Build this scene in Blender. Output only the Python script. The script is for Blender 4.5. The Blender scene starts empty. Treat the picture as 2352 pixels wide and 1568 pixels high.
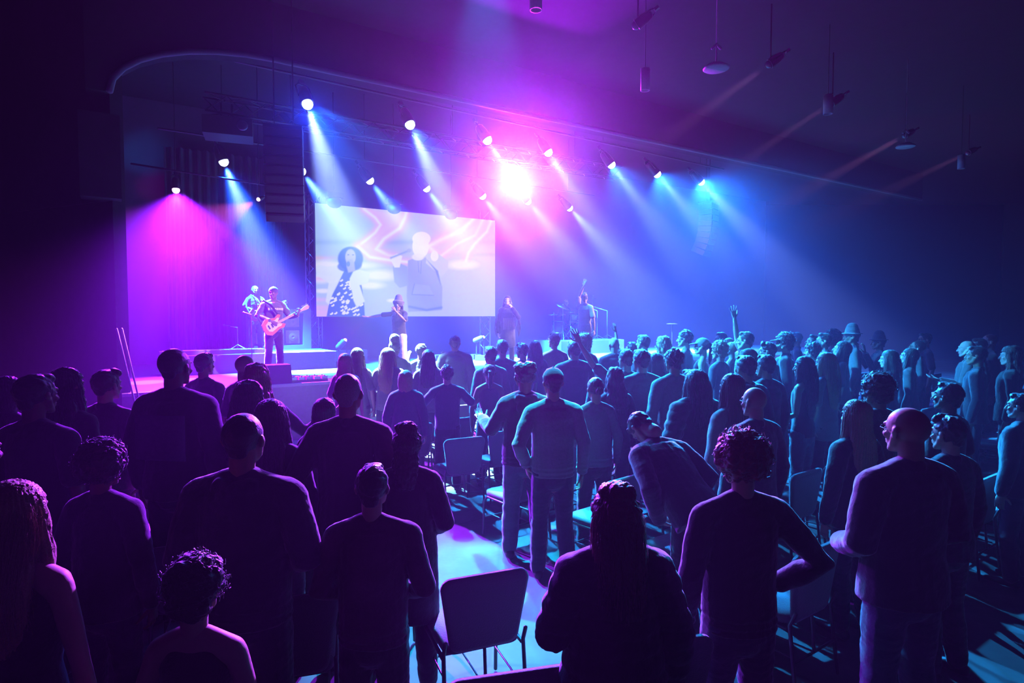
import bpy, bmesh, math, random
import numpy as np
from mathutils import Vector, Matrix, Euler

# ---------------------------------------------------------------- camera, world haze, exposure
sc = bpy.context.scene
COL = sc.collection
F = 1400.0                      # focal length in pixels of the 2352-wide frame
CAM = Vector((0.0, 0.0, 2.25))
PITCH = math.atan(62.0 / F)     # looking slightly down
cam_d = bpy.data.cameras.new('camera'); cam = bpy.data.objects.new('camera', cam_d); COL.objects.link(cam)
cam_d.sensor_width = 36.0; cam_d.lens = 36.0 * F / 2352.0
cam.location = CAM; cam.rotation_euler = (math.pi / 2 - PITCH, 0, 0)
cam_d.clip_start = 0.05; cam_d.clip_end = 200
sc.camera = cam
sc.view_settings.view_transform = 'Standard'; sc.view_settings.look = 'None'
sc.view_settings.exposure = 0.0; sc.view_settings.gamma = 1.0
try: sc.view_settings.use_curve_mapping = False
except Exception: pass
cy = sc.cycles
cy.use_denoising = True
try:
    cy.denoiser = 'OPENIMAGEDENOISE'; cy.denoising_input_passes = 'RGB_ALBEDO_NORMAL'; cy.denoising_prefilter = 'ACCURATE'
except Exception: pass
cy.max_bounces = 4; cy.diffuse_bounces = 1; cy.glossy_bounces = 2; cy.transmission_bounces = 2
cy.volume_bounces = 0; cy.transparent_max_bounces = 4
cy.sample_clamp_indirect = 1.5; cy.sample_clamp_direct = 0.0
cy.use_adaptive_sampling = True; cy.adaptive_threshold = 0.03
cy.caustics_reflective = False; cy.caustics_refractive = False

world = bpy.data.worlds.new('hall_air'); sc.world = world; world.use_nodes = True
wn = world.node_tree; wn.nodes.clear()
wo = wn.nodes.new('ShaderNodeOutputWorld'); bg = wn.nodes.new('ShaderNodeBackground')
bg.inputs['Color'].default_value = (0, 0, 0, 1); bg.inputs['Strength'].default_value = 0.0
v1 = wn.nodes.new('ShaderNodeVolumeScatter'); v2 = wn.nodes.new('ShaderNodeVolumeScatter'); va = wn.nodes.new('ShaderNodeAddShader')
HAZE, HALO = 0.0034, 0.0028
v1.inputs['Color'].default_value = (0.80, 0.36, 1.0, 1); v2.inputs['Color'].default_value = (0.85, 0.55, 1.0, 1)
v1.inputs['Density'].default_value = HAZE; v1.inputs['Anisotropy'].default_value = 0.30
v2.inputs['Density'].default_value = HALO; v2.inputs['Anisotropy'].default_value = 0.90
wn.links.new(bg.outputs[0], wo.inputs['Surface'])
wn.links.new(v1.outputs[0], va.inputs[0]); wn.links.new(v2.outputs[0], va.inputs[1]); wn.links.new(va.outputs[0], wo.inputs['Volume'])

# ---------------------------------------------------------------- coordinates
TH = math.radians(33.0); CT, ST = math.cos(TH), math.sin(TH)
def S(u, v, z=0.0):
    """stage coordinates (along the lip, upstage, up) to world"""
    return Vector((CT * u - ST * v, ST * u + CT * v, z))
def ray(px, py):
    d = Vector(((px - 1176) / F, 1.0, -(py - 784) / F))
    c, s = math.cos(PITCH), math.sin(PITCH)
    return Vector((d.x, d.y * c + d.z * s, d.z * c - d.y * s))
def at_v(px, py, v):
    """point seen at a pixel on the plane a distance v upstage of the camera"""
    d = ray(px, py); t = v / (-ST * d.x + CT * d.y)
    return CAM + d * t
def at_z(px, py, z):
    d = ray(px, py); t = (z - CAM.z) / d.z
    return CAM + d * t
def at_d(px, py, dist):
    d = ray(px, py); return CAM + d * (dist / d.y)

# ---------------------------------------------------------------- lights of the house
def lamp_light(name, loc, target, color, energy, size=14, blend=0.5, radius=0.05, parent=None):
    l = bpy.data.lights.new(name, 'SPOT'); l.color = color; l.energy = energy
    l.spot_size = math.radians(size); l.spot_blend = blend; l.shadow_soft_size = radius
    o = bpy.data.objects.new(name, l); COL.objects.link(o)
    d = (Vector(target) - Vector(loc)).normalized()
    o.rotation_euler = d.to_track_quat('-Z', 'Y').to_euler(); o.location = loc
    if parent is not None:
        bpy.context.view_layer.update()
        o.parent = parent; o.matrix_parent_inverse = parent.matrix_world.inverted()
    return o

SCREEN_S = 0.72
LAMP_POS = {}
LAMPS = []       # (pixel x, y, upstage distance, target, colour, energy, cone, blend, lens radius, kind)
BLUE = (0.01, 0.20, 1.0); BLUEW = (0.32, 0.85, 1.0); MAGR = (0.48, 0.0, 1.0); CYAN = (0.02, 0.36, 1.0); MAG = (0.30, 0.015, 1.0); WARM = (1.0, 0.62, 0.68)
HAZE_LIT = []
ROW1 = [(705, 235), (940, 282), (1117, 318), (1257, 346), (1402, 375), (1507, 397), (1608, 415)]
ROW2 = [(512, 367), (690, 390), (847, 411), (977, 429), (1106, 447), (1210, 460), (1306, 475)]
V1, V2 = 11.6, 14.6
E1 = 115000.0
SLANT = {'upper': [.30, .45, .65, .65, .75, .85, .95], 'lower': [.40, .75, .75, .75, .80, .85, .90]}
for rn, row, vv, rad in (('upper', ROW1, V1, 0.09), ('lower', ROW2, V2, 0.10)):
    for i, (x, y) in enumerate(row):
        p = at_v(x, y, vv)
        k = [1, 1, .8, .7, .7, .7, .8][i]
        t = at_v(x + SLANT[rn][i] * 380, y + 380, vv + (-1.6 if rn == 'upper' else -.5))
        LAMP_POS[(rn, i)] = (p, t - p)
        LAMPS.append((p, t, BLUEW, E1 * k * [1.35, 1.2, 1.05, 1.0, 1.0, 1.05, 1.2][i], 25, 1.0, rad))
        if rn == 'upper':      # extra wide spot added at each lamp, aimed at the audience as a wash
            LAMPS.append((p, at_d(x + (860 - y) * .62, 880, 7.5), (0.012, 0.32, 1.0), E1 * [.18, .16, .10, .10, .11, .13, .16][i], 34, 1.0, 0))
            if i > 2: LAMPS.append((p, t, BLUE, E1 * .5, 44, 1.0, 0))
        else:
            LAMPS.append((p, t, BLUE, E1 * 1.6 * k, 46, 1.0, 0))
        LAMPS.append((p, t, (0.006, 0.10, 1.0), [1400, 900, 260, 200, 200, 240, 360][i] * (1.2 if rn == 'lower' else 1), 125, 1.0, 0))
# big front-facing magenta moving head, and the rest
STAR = at_v(1187, 415, 13.0); MAGL = at_v(404, 433, 15.0); PINKL = at_v(595, 457, 13.5)
LAMPS.append((STAR, CAM + Vector((0.8, 0, 4.6)), MAGR, 17000, 58, 1.0, 0.20))
LAMPS.append((STAR, CAM, (.6, .55, 1), 6000, 24, 1.0, 0.0))
for tx, ty in ((330, 900), (440, 900), (640, 640)):
    LAMPS.append((MAGL, at_v(tx, ty, 13.0), MAG, 110000, 11, 0.7, 0.07))
LAMPS.append((MAGL, at_v(430, 800, 12.0), MAG, 75000, 72, 0.9, 0.07))
LAMPS.append((PINKL, at_v(480, 520, 13.0), (1, .2, .7), 9000, 45, 0.3, 0.03))
UPL = []; FOH = []
for (x, y, tx, ty) in ((787, 787, 850, 720), (1103, 777, 1180, 745)):
    p = at_v(x, y, 14.4); q = at_v(tx, ty, 14.0); UPL.append((p, q)); LAMPS.append((p, q, (1, .05, .8), 2600, 18, 0.4, 0.09))
for (x, y, tx, ty, D_) in ((1465, 55, 627, 740, 12.6), (1770, 145, 915, 760, 12.5), (1912, 235, 1168, 730, 14.2), (2080, 310, 1343, 720, 14.6), (2225, 350, 1400, 740, 15.5)):
    p = at_z(x, y, 6.6); q = at_d(tx, ty, D_); FOH.append((p, q)); LAMPS.append((p, q, WARM, {1465: 4500, 1770: 10000, 1912: 9000, 2080: 10000, 2225: 4000}[x], 10 if x == 1770 else 8, 0.35, 0.0))
LAMPS.append((STAR, CAM + Vector((1.5, 0, 9)), MAGR, 9000, 56, 1.0, 0))
LAMPS.append((STAR, at_d(1230, 960, 5.5), MAG, 7000, 16, 1.0, 0))
# washes over the audience
for (x, y), vv, e, tx, ty, d, cone in ((ROW1[0], V1, 26000, 1750, 830, 9.5, 24),):
    p = at_v(x, y, vv); LAMPS.append((p, at_d(tx, ty, d), CYAN, e, cone, .8, 0))
LAMPS.append((Vector((-0.3, 8.0, 7.5)), Vector((-0.25, 4.6, 0)), (0.0, 0.50, 0.90), 17000, 21, .5, 0))          # over the aisle, above the picture
LAMPS.append((STAR, at_d(700, 1150, 3.0), MAG, 50000, 17, 1.0, 0))
LAMPS.append((STAR, at_d(1680, 1120, 2.7), MAG, 34000, 12, 1.0, 0))
LAMPS.append((S(-1.3, 14.6, 5.2), at_v(303, 352, 17.4), (0.0, .2, .9), 700, 20, 1.0, 0))
LAMPS.append((S(-1.3, 14.9, 4.4), at_v(318, 433, 17.4), (.6, .01, .6), 400, 14, .9, 0))
for (p, t, c, e, cone, bl, r) in LAMPS:
    d = (t - p).normalized(); lamp_light('spot', p + d * (.22 if (p - STAR).length < .1 else .18), t, c, e, cone, bl)
# ---------------------------------------------------------------- materials
MATS = {}
def _nt(name):
    m = bpy.data.materials.new(name); m.use_nodes = True; nt = m.node_tree
    return m, nt, nt.nodes['Principled BSDF']
def mat(name, col, rough=0.75, metal=0.0, sheen=0.0, bump=0.0, scale=40.0, vary=0.15, spec=0.5, coat=0.0, sheen_rough=0.5):
    if name in MATS: return MATS[name]
    m, nt, b = _nt(name)
    b.inputs['Roughness'].default_value = rough; b.inputs['Metallic'].default_value = metal
    b.inputs['Specular IOR Level'].default_value = spec
    b.inputs['Sheen Weight'].default_value = sheen; b.inputs['Sheen Roughness'].default_value = sheen_rough
    b.inputs['Coat Weight'].default_value = coat
    tc = nt.nodes.new('ShaderNodeTexCoord'); nz = nt.nodes.new('ShaderNodeTexNoise'); nz.inputs['Scale'].default_value = scale
    nz.inputs['Detail'].default_value = 3
    nt.links.new(tc.outputs['Object'], nz.inputs['Vector'])
    mx = nt.nodes.new('ShaderNodeMix'); mx.data_type = 'RGBA'
    mx.inputs[6].default_value = (*[c * (1 - vary) for c in col], 1); mx.inputs[7].default_value = (*[min(1, c * (1 + vary)) for c in col], 1)
    nt.links.new(nz.outputs['Fac'], mx.inputs[0]); nt.links.new(mx.outputs[2], b.inputs['Base Color'])
    if bump > 0:
        bp = nt.nodes.new('ShaderNodeBump'); bp.inputs['Strength'].default_value = bump; bp.inputs['Distance'].default_value = 0.01
        nt.links.new(nz.outputs['Fac'], bp.inputs['Height']); nt.links.new(bp.outputs[0], b.inputs['Normal'])
    MATS[name] = m; return m
def glow(name, col, s, hide=True):
    if name in MATS: return MATS[name]
    m = bpy.data.materials.new(name); m.use_nodes = True; nt = m.node_tree; nt.nodes.clear()
    e = nt.nodes.new('ShaderNodeEmission'); o = nt.nodes.new('ShaderNodeOutputMaterial')
    e.inputs[0].default_value = (*col, 1); e.inputs[1].default_value = s; nt.links.new(e.outputs[0], o.inputs[0])
    if hide:
        try: m.cycles.emission_sampling = 'NONE'
        except Exception: pass
    MATS[name] = m; return m
def cloth(name, col, sheen=0.6, bump=0.25, scale=60): return mat('cloth_' + name, [c * .42 for c in col], 0.9, 0, sheen, bump, scale, 0.2, 0.2)
def skinm(name, col): return mat('skin_' + name, col, 0.5, 0, 0.15, 0.05, 60, 0.08, 0.5)
def hairm(name, col): return mat('hair_' + name, col, 0.42, 0, 0.3, 0.3, 160, 0.4, 0.5)
BLACKM = lambda: mat('black_metal', (.02, .02, .023), .4, .6, scale=8)
BLACKP = lambda: mat('black_plastic', (.02, .02, .022), .5, 0, scale=12)
CHROME = lambda: mat('brushed_metal', (.55, .56, .6), .28, 1.0, scale=30)

# ---------------------------------------------------------------- mesh tools
class MB:
    def __init__(s): s.v = []; s.f = []; s.m = []
    def add(s, vs, fs, mi=0):
        o = len(s.v); s.v += [tuple(v) for v in vs]; s.f += [tuple(i + o for i in f) for f in fs]; s.m += [mi] * len(fs)
    def box(s, lo, hi, mi=0, rot=None, org=None):
        x0, y0, z0 = lo; x1, y1, z1 = hi
        vs = [Vector(p) for p in ((x0,y0,z0),(x1,y0,z0),(x1,y1,z0),(x0,y1,z0),(x0,y0,z1),(x1,y0,z1),(x1,y1,z1),(x0,y1,z1))]
        if rot is not None:
            c = Vector(org) if org else Vector(((x0+x1)/2,(y0+y1)/2,(z0+z1)/2)); vs = [rot @ (p - c) + c for p in vs]
        s.add(vs, [(0,3,2,1),(4,5,6,7),(0,1,5,4),(1,2,6,5),(2,3,7,6),(3,0,4,7)], mi)
    def tube(s, pts, rad, side=None, n=14, caps=True, mi=0, cf=(1.0, 1.0)):
        """closed tube with rounded ends along pts; rad: radius or (across side, other) per point"""
        P = [Vector(p) for p in pts]; N = len(P)
        if not isinstance(rad, (list, tuple)) or (len(rad) == 2 and N != 2 and not isinstance(rad[0], (tuple, list))): rad = [rad] * N
        R = [(r, r) if not isinstance(r, (tuple, list)) else r for r in rad]
        T = []
        for i in range(N):
            a = P[max(0, i - 1)]; b = P[min(N - 1, i + 1)]; T.append((b - a).normalized())
        sd = Vector(side) if side else (Vector((1, 0, 0)) if abs(T[0].x) < .8 else Vector((0, 1, 0)))
        rings = []
        def ring(c, t, ra, rb):
            nonlocal sd
            u = sd - t * sd.dot(t)
            if u.length < 1e-5: u = t.orthogonal()
            u.normalize(); w = t.cross(u)
            if not side: sd = u
            return [c + u * (ra * math.cos(2 * math.pi * k / n)) + w * (rb * math.sin(2 * math.pi * k / n)) for k in range(n)]
        if caps:
            for a in (72, 45, 20):
                ca, sa = math.cos(math.radians(a)), math.sin(math.radians(a))
                rings.append(ring(P[0] - T[0] * (min(R[0]) * sa * cf[0]), T[0], R[0][0] * ca, R[0][1] * ca))
        for i in range(N): rings.append(ring(P[i], T[i], *R[i]))
        if caps:
            for a in (20, 45, 72):
                ca, sa = math.cos(math.radians(a)), math.sin(math.radians(a))
                rings.append(ring(P[-1] + T[-1] * (min(R[-1]) * sa * cf[1]), T[-1], R[-1][0] * ca, R[-1][1] * ca))
        vs = [p for r in rings for p in r]; fs = []
        for j in range(len(rings) - 1):
            for k in range(n):
                a = j * n + k; b = j * n + (k + 1) % n; fs.append((a, b, b + n, a + n))
        fs.append(tuple(range(n - 1, -1, -1))); fs.append(tuple((len(rings) - 1) * n + k for k in range(n)))
        s.add(vs, fs, mi)
    def ball(s, c, r, n=16, mi=0, rot=None):
        r = (r, r, r) if not isinstance(r, (tuple, list)) else r; c = Vector(c); vs = []; fs = []; h = n // 2
        for j in range(1, h):
            a = math.pi * j / h
            for k in range(n):
                b = 2 * math.pi * k / n
                p = Vector((r[0] * math.sin(a) * math.cos(b), r[1] * math.sin(a) * math.sin(b), r[2] * math.cos(a)))
                if rot is not None: p = rot @ p
                vs.append(c + p)
        t = Vector((0, 0, r[2]))
        if rot is not None: t = rot @ t
        vs.append(c + t); vs.append(c - t); top = len(vs) - 2
        for j in range(h - 2):
            for k in range(n):
                a = j * n + k; b = j * n + (k + 1) % n; fs.append((a, a + n, b + n, b))
        for k in range(n): fs.append((top, k, (k + 1) % n)); q = (h - 2) * n; fs.append((top + 1, q + (k + 1) % n, q + k))
        s.add(vs, fs, mi)
    def lathe(s, prof, n=24, org=(0, 0, 0), mi=0, axis=None):
        """profile of (r, z) pairs spun about z"""
        o = Vector(org); vs = []; fs = []
        q = Vector((0, 0, 1)).rotation_difference(Vector(axis)) if axis is not None else None
        for r, z in prof:
            for k in range(n):
                p = Vector((r * math.cos(2 * math.pi * k / n), r * math.sin(2 * math.pi * k / n), z))
                if q is not None: p = q @ p
                vs.append(o + p)
        for j in range(len(prof) - 1):
            for k in range(n):
                a = j * n + k; b = j * n + (k + 1) % n; fs.append((a, b, b + n, a + n))
        fs.append(tuple(range(n - 1, -1, -1))); fs.append(tuple((len(prof) - 1) * n + k for k in range(n)))
        s.add(vs, fs, mi)
    def prism(s, poly, y0, y1, mi=0):
        """polygon in x,z pulled along y"""
        n = len(poly); vs = [(x, y0, z) for x, z in poly] + [(x, y1, z) for x, z in poly]
        fs = [tuple(range(n)), tuple(range(2 * n - 1, n - 1, -1))] + [(i, i + n, (i + 1) % n + n, (i + 1) % n) for i in range(n)]
        s.add(vs, fs, mi)
    def mesh(s, name, smooth=True):
        me = bpy.data.meshes.new(name); me.from_pydata(s.v, [], s.f)
        me.polygons.foreach_set('material_index', s.m)
        if smooth: me.polygons.foreach_set('use_smooth', [True] * len(me.polygons))
        me.update(); me.validate(); return me
    def xf(s, M, start=0):
        for i in range(start, len(s.v)): s.v[i] = tuple(M @ Vector(s.v[i]))
def remesh(me, voxel, smooth=3, fac=0.5):
    """melt overlapping closed pieces into one continuous surface"""
    tmp = bpy.data.objects.new('tmp', me); COL.objects.link(tmp)
    md = tmp.modifiers.new('r', 'REMESH'); md.mode = 'VOXEL'; md.voxel_size = voxel; md.use_smooth_shade = True
    if smooth:
        sm = tmp.modifiers.new('s', 'SMOOTH'); sm.iterations = smooth; sm.factor = fac
    dg = bpy.context.evaluated_depsgraph_get(); ev = tmp.evaluated_get(dg)
    out = bpy.data.meshes.new_from_object(ev, depsgraph=dg)
    nm = me.name; bpy.data.objects.remove(tmp); bpy.data.meshes.remove(me); out.name = nm
    return out
def co(me):
    a = np.empty(len(me.vertices) * 3, np.float32); me.vertices.foreach_get('co', a); return a.reshape(-1, 3)
def setco(me, a): me.vertices.foreach_set('co', np.ascontiguousarray(a, np.float32).ravel()); me.update()
def nrm(me):
    a = np.empty(len(me.vertices) * 3, np.float32); me.vertices.foreach_get('normal', a); return a.reshape(-1, 3)
def wav(p, freq, seed):
    """cheap smooth noise from warped sines"""
    r = np.random.RandomState(seed); out = np.zeros(len(p))
    q = p.copy()
    for k in range(5):
        d = r.normal(size=3); d /= np.linalg.norm(d); e = r.normal(size=3)
        ph = r.rand() * 6.28
        out += np.sin(q @ d * freq * (1 + .5 * k) + ph + 1.5 * np.sin(q @ e * freq * .6 + ph * 2)) / (1 + .4 * k)
    return out / 2.6
def join_mesh(name, list_, mats=None):
    """several finished meshes (mesh, matrix, material index) as one mesh datablock"""
    V = []; Fs = []; MI = []; o = 0
    for me, M, mi in list_:
        a = co(me).astype(np.float64)
        if M is not None:
            m = np.array(M); a = a @ m[:3, :3].T + m[:3, 3]
        V.append(a); nf = len(me.polygons)
        for p in me.polygons: Fs.append([i + o for i in p.vertices])
        MI += [mi] * nf if mi is not None else [p.material_index for p in me.polygons]
        o += len(a)
    me = bpy.data.meshes.new(name); me.from_pydata(np.concatenate(V).tolist(), [], Fs)
    me.polygons.foreach_set('material_index', MI); me.polygons.foreach_set('use_smooth', [True] * len(Fs)); me.update(); return me

# ---------------------------------------------------------------- objects
def link(name, me, mats, parent=None, loc=None, rot=None, label=None):
    mats = mats if isinstance(mats, (list, tuple)) else [mats]
    while len(me.materials) < len(mats): me.materials.append(None)
    o = bpy.data.objects.new(name, me); COL.objects.link(o)
    for i, m in enumerate(mats):
        if me.materials[i] is None: me.materials[i] = m
        elif me.materials[i] is not m:
            o.material_slots[i].link = 'OBJECT'; o.material_slots[i].material = m
    if parent is not None: o.parent = parent
    if loc is not None: o.location = loc
    if rot is not None: o.rotation_euler = rot
    if label: o['label'] = label
    return o
def thing(name, label, cat, loc=(0, 0, 0), rz=0.0, group=None):
    o = bpy.data.objects.new(name, None); COL.objects.link(o); o.empty_display_size = .2
    o.location = loc; o.rotation_euler = (0, 0, rz); return tag(o, label, cat, group)
def tag(o, label, cat, group=None):
    o['label'] = label; o['category'] = cat
    if group: o['group'] = group
    return o
def struct(o): o['kind'] = 'structure'; return o
def dup(root, loc, rz=None, label=None, group=None):
    r = root.copy(); COL.objects.link(r); r.location = loc
    if rz is not None: r.rotation_euler = (0, 0, rz)
    if label: r['label'] = label
    if group: r['group'] = group
    for ch in list(root.children):
        c = ch.copy(); COL.objects.link(c); c.parent = r
        for g in list(ch.children):
            d = g.copy(); COL.objects.link(d); d.parent = c
    return r

# ---------------------------------------------------------------- people
def make_head_mesh():
    """front is +y, origin in the middle of the skull, chin near z -0.12"""
    b = MB()
    b.ball((0, -.012, .028), (.074, .093, .088), 24)            # cranium
    b.tube([(0, .03, .02), (0, .042, -.03), (0, .048, -.075)], [(.062, .05), (.052, .045), (.034, .036)], side=(1, 0, 0), n=16)  # face
    b.tube([(.05, .0, -.02), (.043, .018, -.06), (.012, .062, -.092)], [.026, .022, .018], n=10)   # jaw line
    b.tube([(-.05, .0, -.02), (-.043, .018, -.06), (-.012, .062, -.092)], [.026, .022, .018], n=10)
    b.ball((0, .072, -.092), (.02, .016, .015), 12)             # chin
    b.tube([(0, .083, .018), (0, .096, -.008), (0, .108, -.028)], [(.008, .008), (.010, .010), (.0135, .011)], side=(1, 0, 0), n=10)  # nose
    b.ball((.011, .094, -.030), (.009, .010, .008), 8); b.ball((-.011, .094, -.030), (.009, .010, .008), 8)
    b.tube([(-.04, .07, .03), (0, .085, .030), (.04, .07, .03)], [.010, .011, .010], n=10)   # brow
    b.ball((0, .086, -.053), (.024, .011, .007), 12); b.ball((0, .084, -.065), (.021, .012, .008), 12)   # lips
    b.ball((.035, .062, -.022), (.02, .018, .018), 12); b.ball((-.035, .062, -.022), (.02, .018, .018), 12)
    for s in (1, -1):                                           # ears
        b.tube([(s * .078, -.012, .022), (s * .085, -.02, .004), (s * .078, -.012, -.022)], [(.006, .016), (.007, .018), (.006, .011)], n=10, side=(1, 0, 0))
    b.tube([(0, -.02, -.03), (0, -.028, -.10), (0, -.028, -.135)], [.054, .051, .050], n=16)   # neck
    me = remesh(b.mesh('head'), .0055, 3)
    p = co(me)
    for s in (1, -1):                                           # eye sockets
        d2 = ((p[:, 0] - s * .031) / .017) ** 2 + ((p[:, 2] - .008) / .011) ** 2
        k = np.exp(-d2) * (p[:, 1] > .03); p[:, 1] -= .014 * k
    setco(me, p)
    e = MB()
    for s in (1, -1): e.ball((s * .031, .0665, .008), .0115, 12, 1)
    for s in (1, -1): e.ball((s * .031, .0765, .008), .0052, 10, 2)
    em = e.mesh('eyes')
    return join_mesh('head', [(me, None, 0), (em, None, None)])
HEAD = {}
def head_mesh():
    if 'h' not in HEAD: HEAD['h'] = make_head_mesh()
    return HEAD['h']
def hand_mesh(curl=0.35, spread=0.25):
    """right hand: fingers along +z, palm faces +y, thumb towards -x"""
    k = ('hand', round(curl, 2), round(spread, 2))
    if k in HEAD: return HEAD[k]
    b = MB()
    b.tube([(0, 0, -.01), (0, .002, .03), (0, .003, .075)], [(.026, .019), (.037, .016), (.040, .013)], side=(1, 0, 0), n=12)
    L = [.078, .086, .080, .062]; X = [-.030, -.010, .010, .029]
    for i in range(4):
        a0 = math.radians(-curl * 60 * .5); x = X[i]; sp = (i - 1.5) * spread * .35
        p = Vector((x, .003, .078)); pts = [p.copy() - Vector((0, 0, .015)), p.copy()]; ang = curl * .55
        for seg, fr in enumerate((.45, .3, .25)):
            d = Vector((math.sin(sp) * math.cos(ang), math.sin(ang), math.cos(ang) * math.cos(sp)))
            p = p + d * (L[i] * fr); pts.append(p.copy()); ang += curl * 1.25
        r = .0088 if i < 3 else .0076
        b.tube(pts, [r * 1.1, r * 1.08, r, r * .92, r * .8], n=8)
    t = Vector((-.028, .006, .012)); d1 = Vector((-.75, .25 + curl * .5, .65)).normalized(); d2 = Vector((-.35, .3 + curl * .9, .85)).normalized()
    b.tube([t, t + d1 * .04, t + d1 * .04 + d2 * .032, t + d1 * .04 + d2 * .055], [.0145, .0115, .0100, .0082], n=8)
    HEAD[k] = remesh(b.mesh('hand'), .0042, 2, .4); return HEAD[k]
ARMS = {  # elbow, wrist, hand direction, palm normal, curl, spread   (person's right side, +x)
    'down':   ((.262, -.03, 1.135), (.262, .03, .88), (0, .1, -1), (-1, .1, 0), .45, .1),
    'pocket': ((.305, -.09, 1.15), (.215, .06, .95), (-.2, .2, -1), (-1, .1, 0), .5, .1),
    'front':  ((.268, -.03, 1.14), (.12, .22, 1.03), (-.9, .3, -.1), (0, -1, 0), .7, .1),
    'hold':   ((.262, .0, 1.14), (.16, .26, 1.16), (-.5, .6, .4), (-.6, -.5, .5), .8, .1),
    'cross':  ((.262, .06, 1.15), (-.02, .215, 1.17), (-1, .0, .1), (0, -1, 0), .4, .1),
    'akimbo': ((.36, -.10, 1.18), (.215, .02, 1.04), (-.6, .5, -.5), (-.3, -.8, 0), .5, .1),
    'up':     ((.30, .10, 1.66), (.27, .16, 1.93), (0, .15, 1), (0, 1, 0), .12, .5),
    'upin':   ((.22, .14, 1.66), (.10, .16, 1.92), (-.2, .15, 1), (0, 1, 0), .12, .5),
    'wave':   ((.22, .14, 1.66), (.12, .16, 1.93), (-.1, .1, 1), (.75, .65, 0), .10, .8),
    'upout':  ((.40, .08, 1.58), (.55, .14, 1.84), (.35, .15, 1), (0, 1, 0), .12, .5),
    'half':   ((.30, .12, 1.22), (.30, .24, 1.47), (0, .15, 1), (-.3, .5, 0), .2, .4),
    'palm':   ((.36, .10, 1.20), (.50, .28, 1.31), (.45, .55, .45), (-.3, .2, .9), .2, .2),
    'offer':  ((.29, .08, 1.15), (.34, .32, 1.22), (.2, .9, .25), (-.1, -.2, 1), .25, .2),
    'mic':    ((.25, .16, 1.24), (.06, .245, 1.46), (-.5, .1, .8), (-.5, -.7, 0), .95, .05),
    'side':   ((.42, .06, 1.37), (.66, .14, 1.33), (1, .25, .05), (0, .3, 1), .2, .35),
    'strum':  ((.30, -.02, 1.20), (.13, .215, 1.085), (-.85, .35, -.45), (-.2, -1, 0), .5, .1),
    'fret':   ((.30, .08, 1.17), (.40, .26, 1.21), (.2, .45, .8), (-.6, -.6, .4), .8, .2),
    'drum':   ((.30, .12, 1.18), (.16, .36, 1.24), (-.3, .9, .2), (0, -.3, -1), .9, .05),
    'phone':  ((.27, .03, 1.15), (.21, .27, 1.24), (0, .3, 1), (-.8, -.4, 0), .75, .1),
}
def sections(build, fat=0.0):
    if build == 'f':
        S_ = [(.80, .11, .09, 0), (.88, .168, .115, -.01), (.96, .165, .115, -.012), (1.10, .122, .092, 0), (1.25, .138, .105, .012), (1.35, .148, .098, .008), (1.42, .118, .072, -.005), (1.47, .055, .050, -.012)]
    else:
        S_ = [(.80, .11, .09, 0), (.88, .160, .112, -.006), (.97, .160, .112, -.004), (1.10, .150, .105, 0), (1.25, .168, .115, .004), (1.36, .176, .108, 0), (1.425, .145, .085, -.008), (1.475, .07, .058, -.014)]
    return [(z, rx + fat, ry + fat, y) for z, rx, ry, y in S_]
def trunk(b, build, fat, z0=0.0, z1=9.0, shoulder=True, loose=0.0):
    s = [q for q in sections(build, fat) if z0 <= q[0] <= z1]
    if loose:                                       # hangs straight below the chest
        cx = max(q[1] for q in s); s = [(z, max(rx, cx * (.93 - .06 * (1 - loose))) if z < 1.3 else rx, max(ry, (.105 + fat) * (.9 + .1 * loose)) if z < 1.3 else ry, y) for z, rx, ry, y in s]
    if z0 > s[0][0] - .08 and z0 > 0: s = [(z0, s[0][1], s[0][2], s[0][3])] + s
    b.tube([(0, y, z) for z, rx, ry, y in s], [(rx, ry) for z, rx, ry, y in s], side=(1, 0, 0), n=24, cf=(.12 if z0 > 0 else 1.0, .35))
    if shoulder:
        sx = .165 if build == 'm' else .140
        for k in (1, -1):
            b.tube([(k * .02, -.020, 1.478), (k * .08, -.018, 1.448), (k * sx, -.008, 1.405)], [.044 + fat * .5, .047 + fat * .7, .056 + fat * .9], n=14)
def arm_pts(build, pose, k):
    sx = .185 if build == 'm' else .158
    e, w, hd, pn, cu, spd = ARMS[pose]; dx = 0 if build == 'm' else -.02
    f = lambda p, q=0: Vector((k * (p[0] + q), p[1], p[2]))
    return f((sx, -.008, 1.395)), f(e, dx), f(w, dx), Vector((k * hd[0], hd[1], hd[2])).normalized(), Vector((k * pn[0], pn[1], pn[2])), cu, spd
def leg_pts(k, spread=.09, step=0.0): return [Vector((k * .085, 0, .90)), Vector((k * (.085 + spread * .25), .015 + step, .49)), Vector((k * (.085 + spread * .5), -.02 + step * 1.4, .10))]
CACHE = {}
SKIN_RGB = {'light': (.62, .40, .30), 'tan': (.42, .25, .16), 'brown': (.20, .10, .06), 'dark': (.10, .05, .032)}
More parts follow.
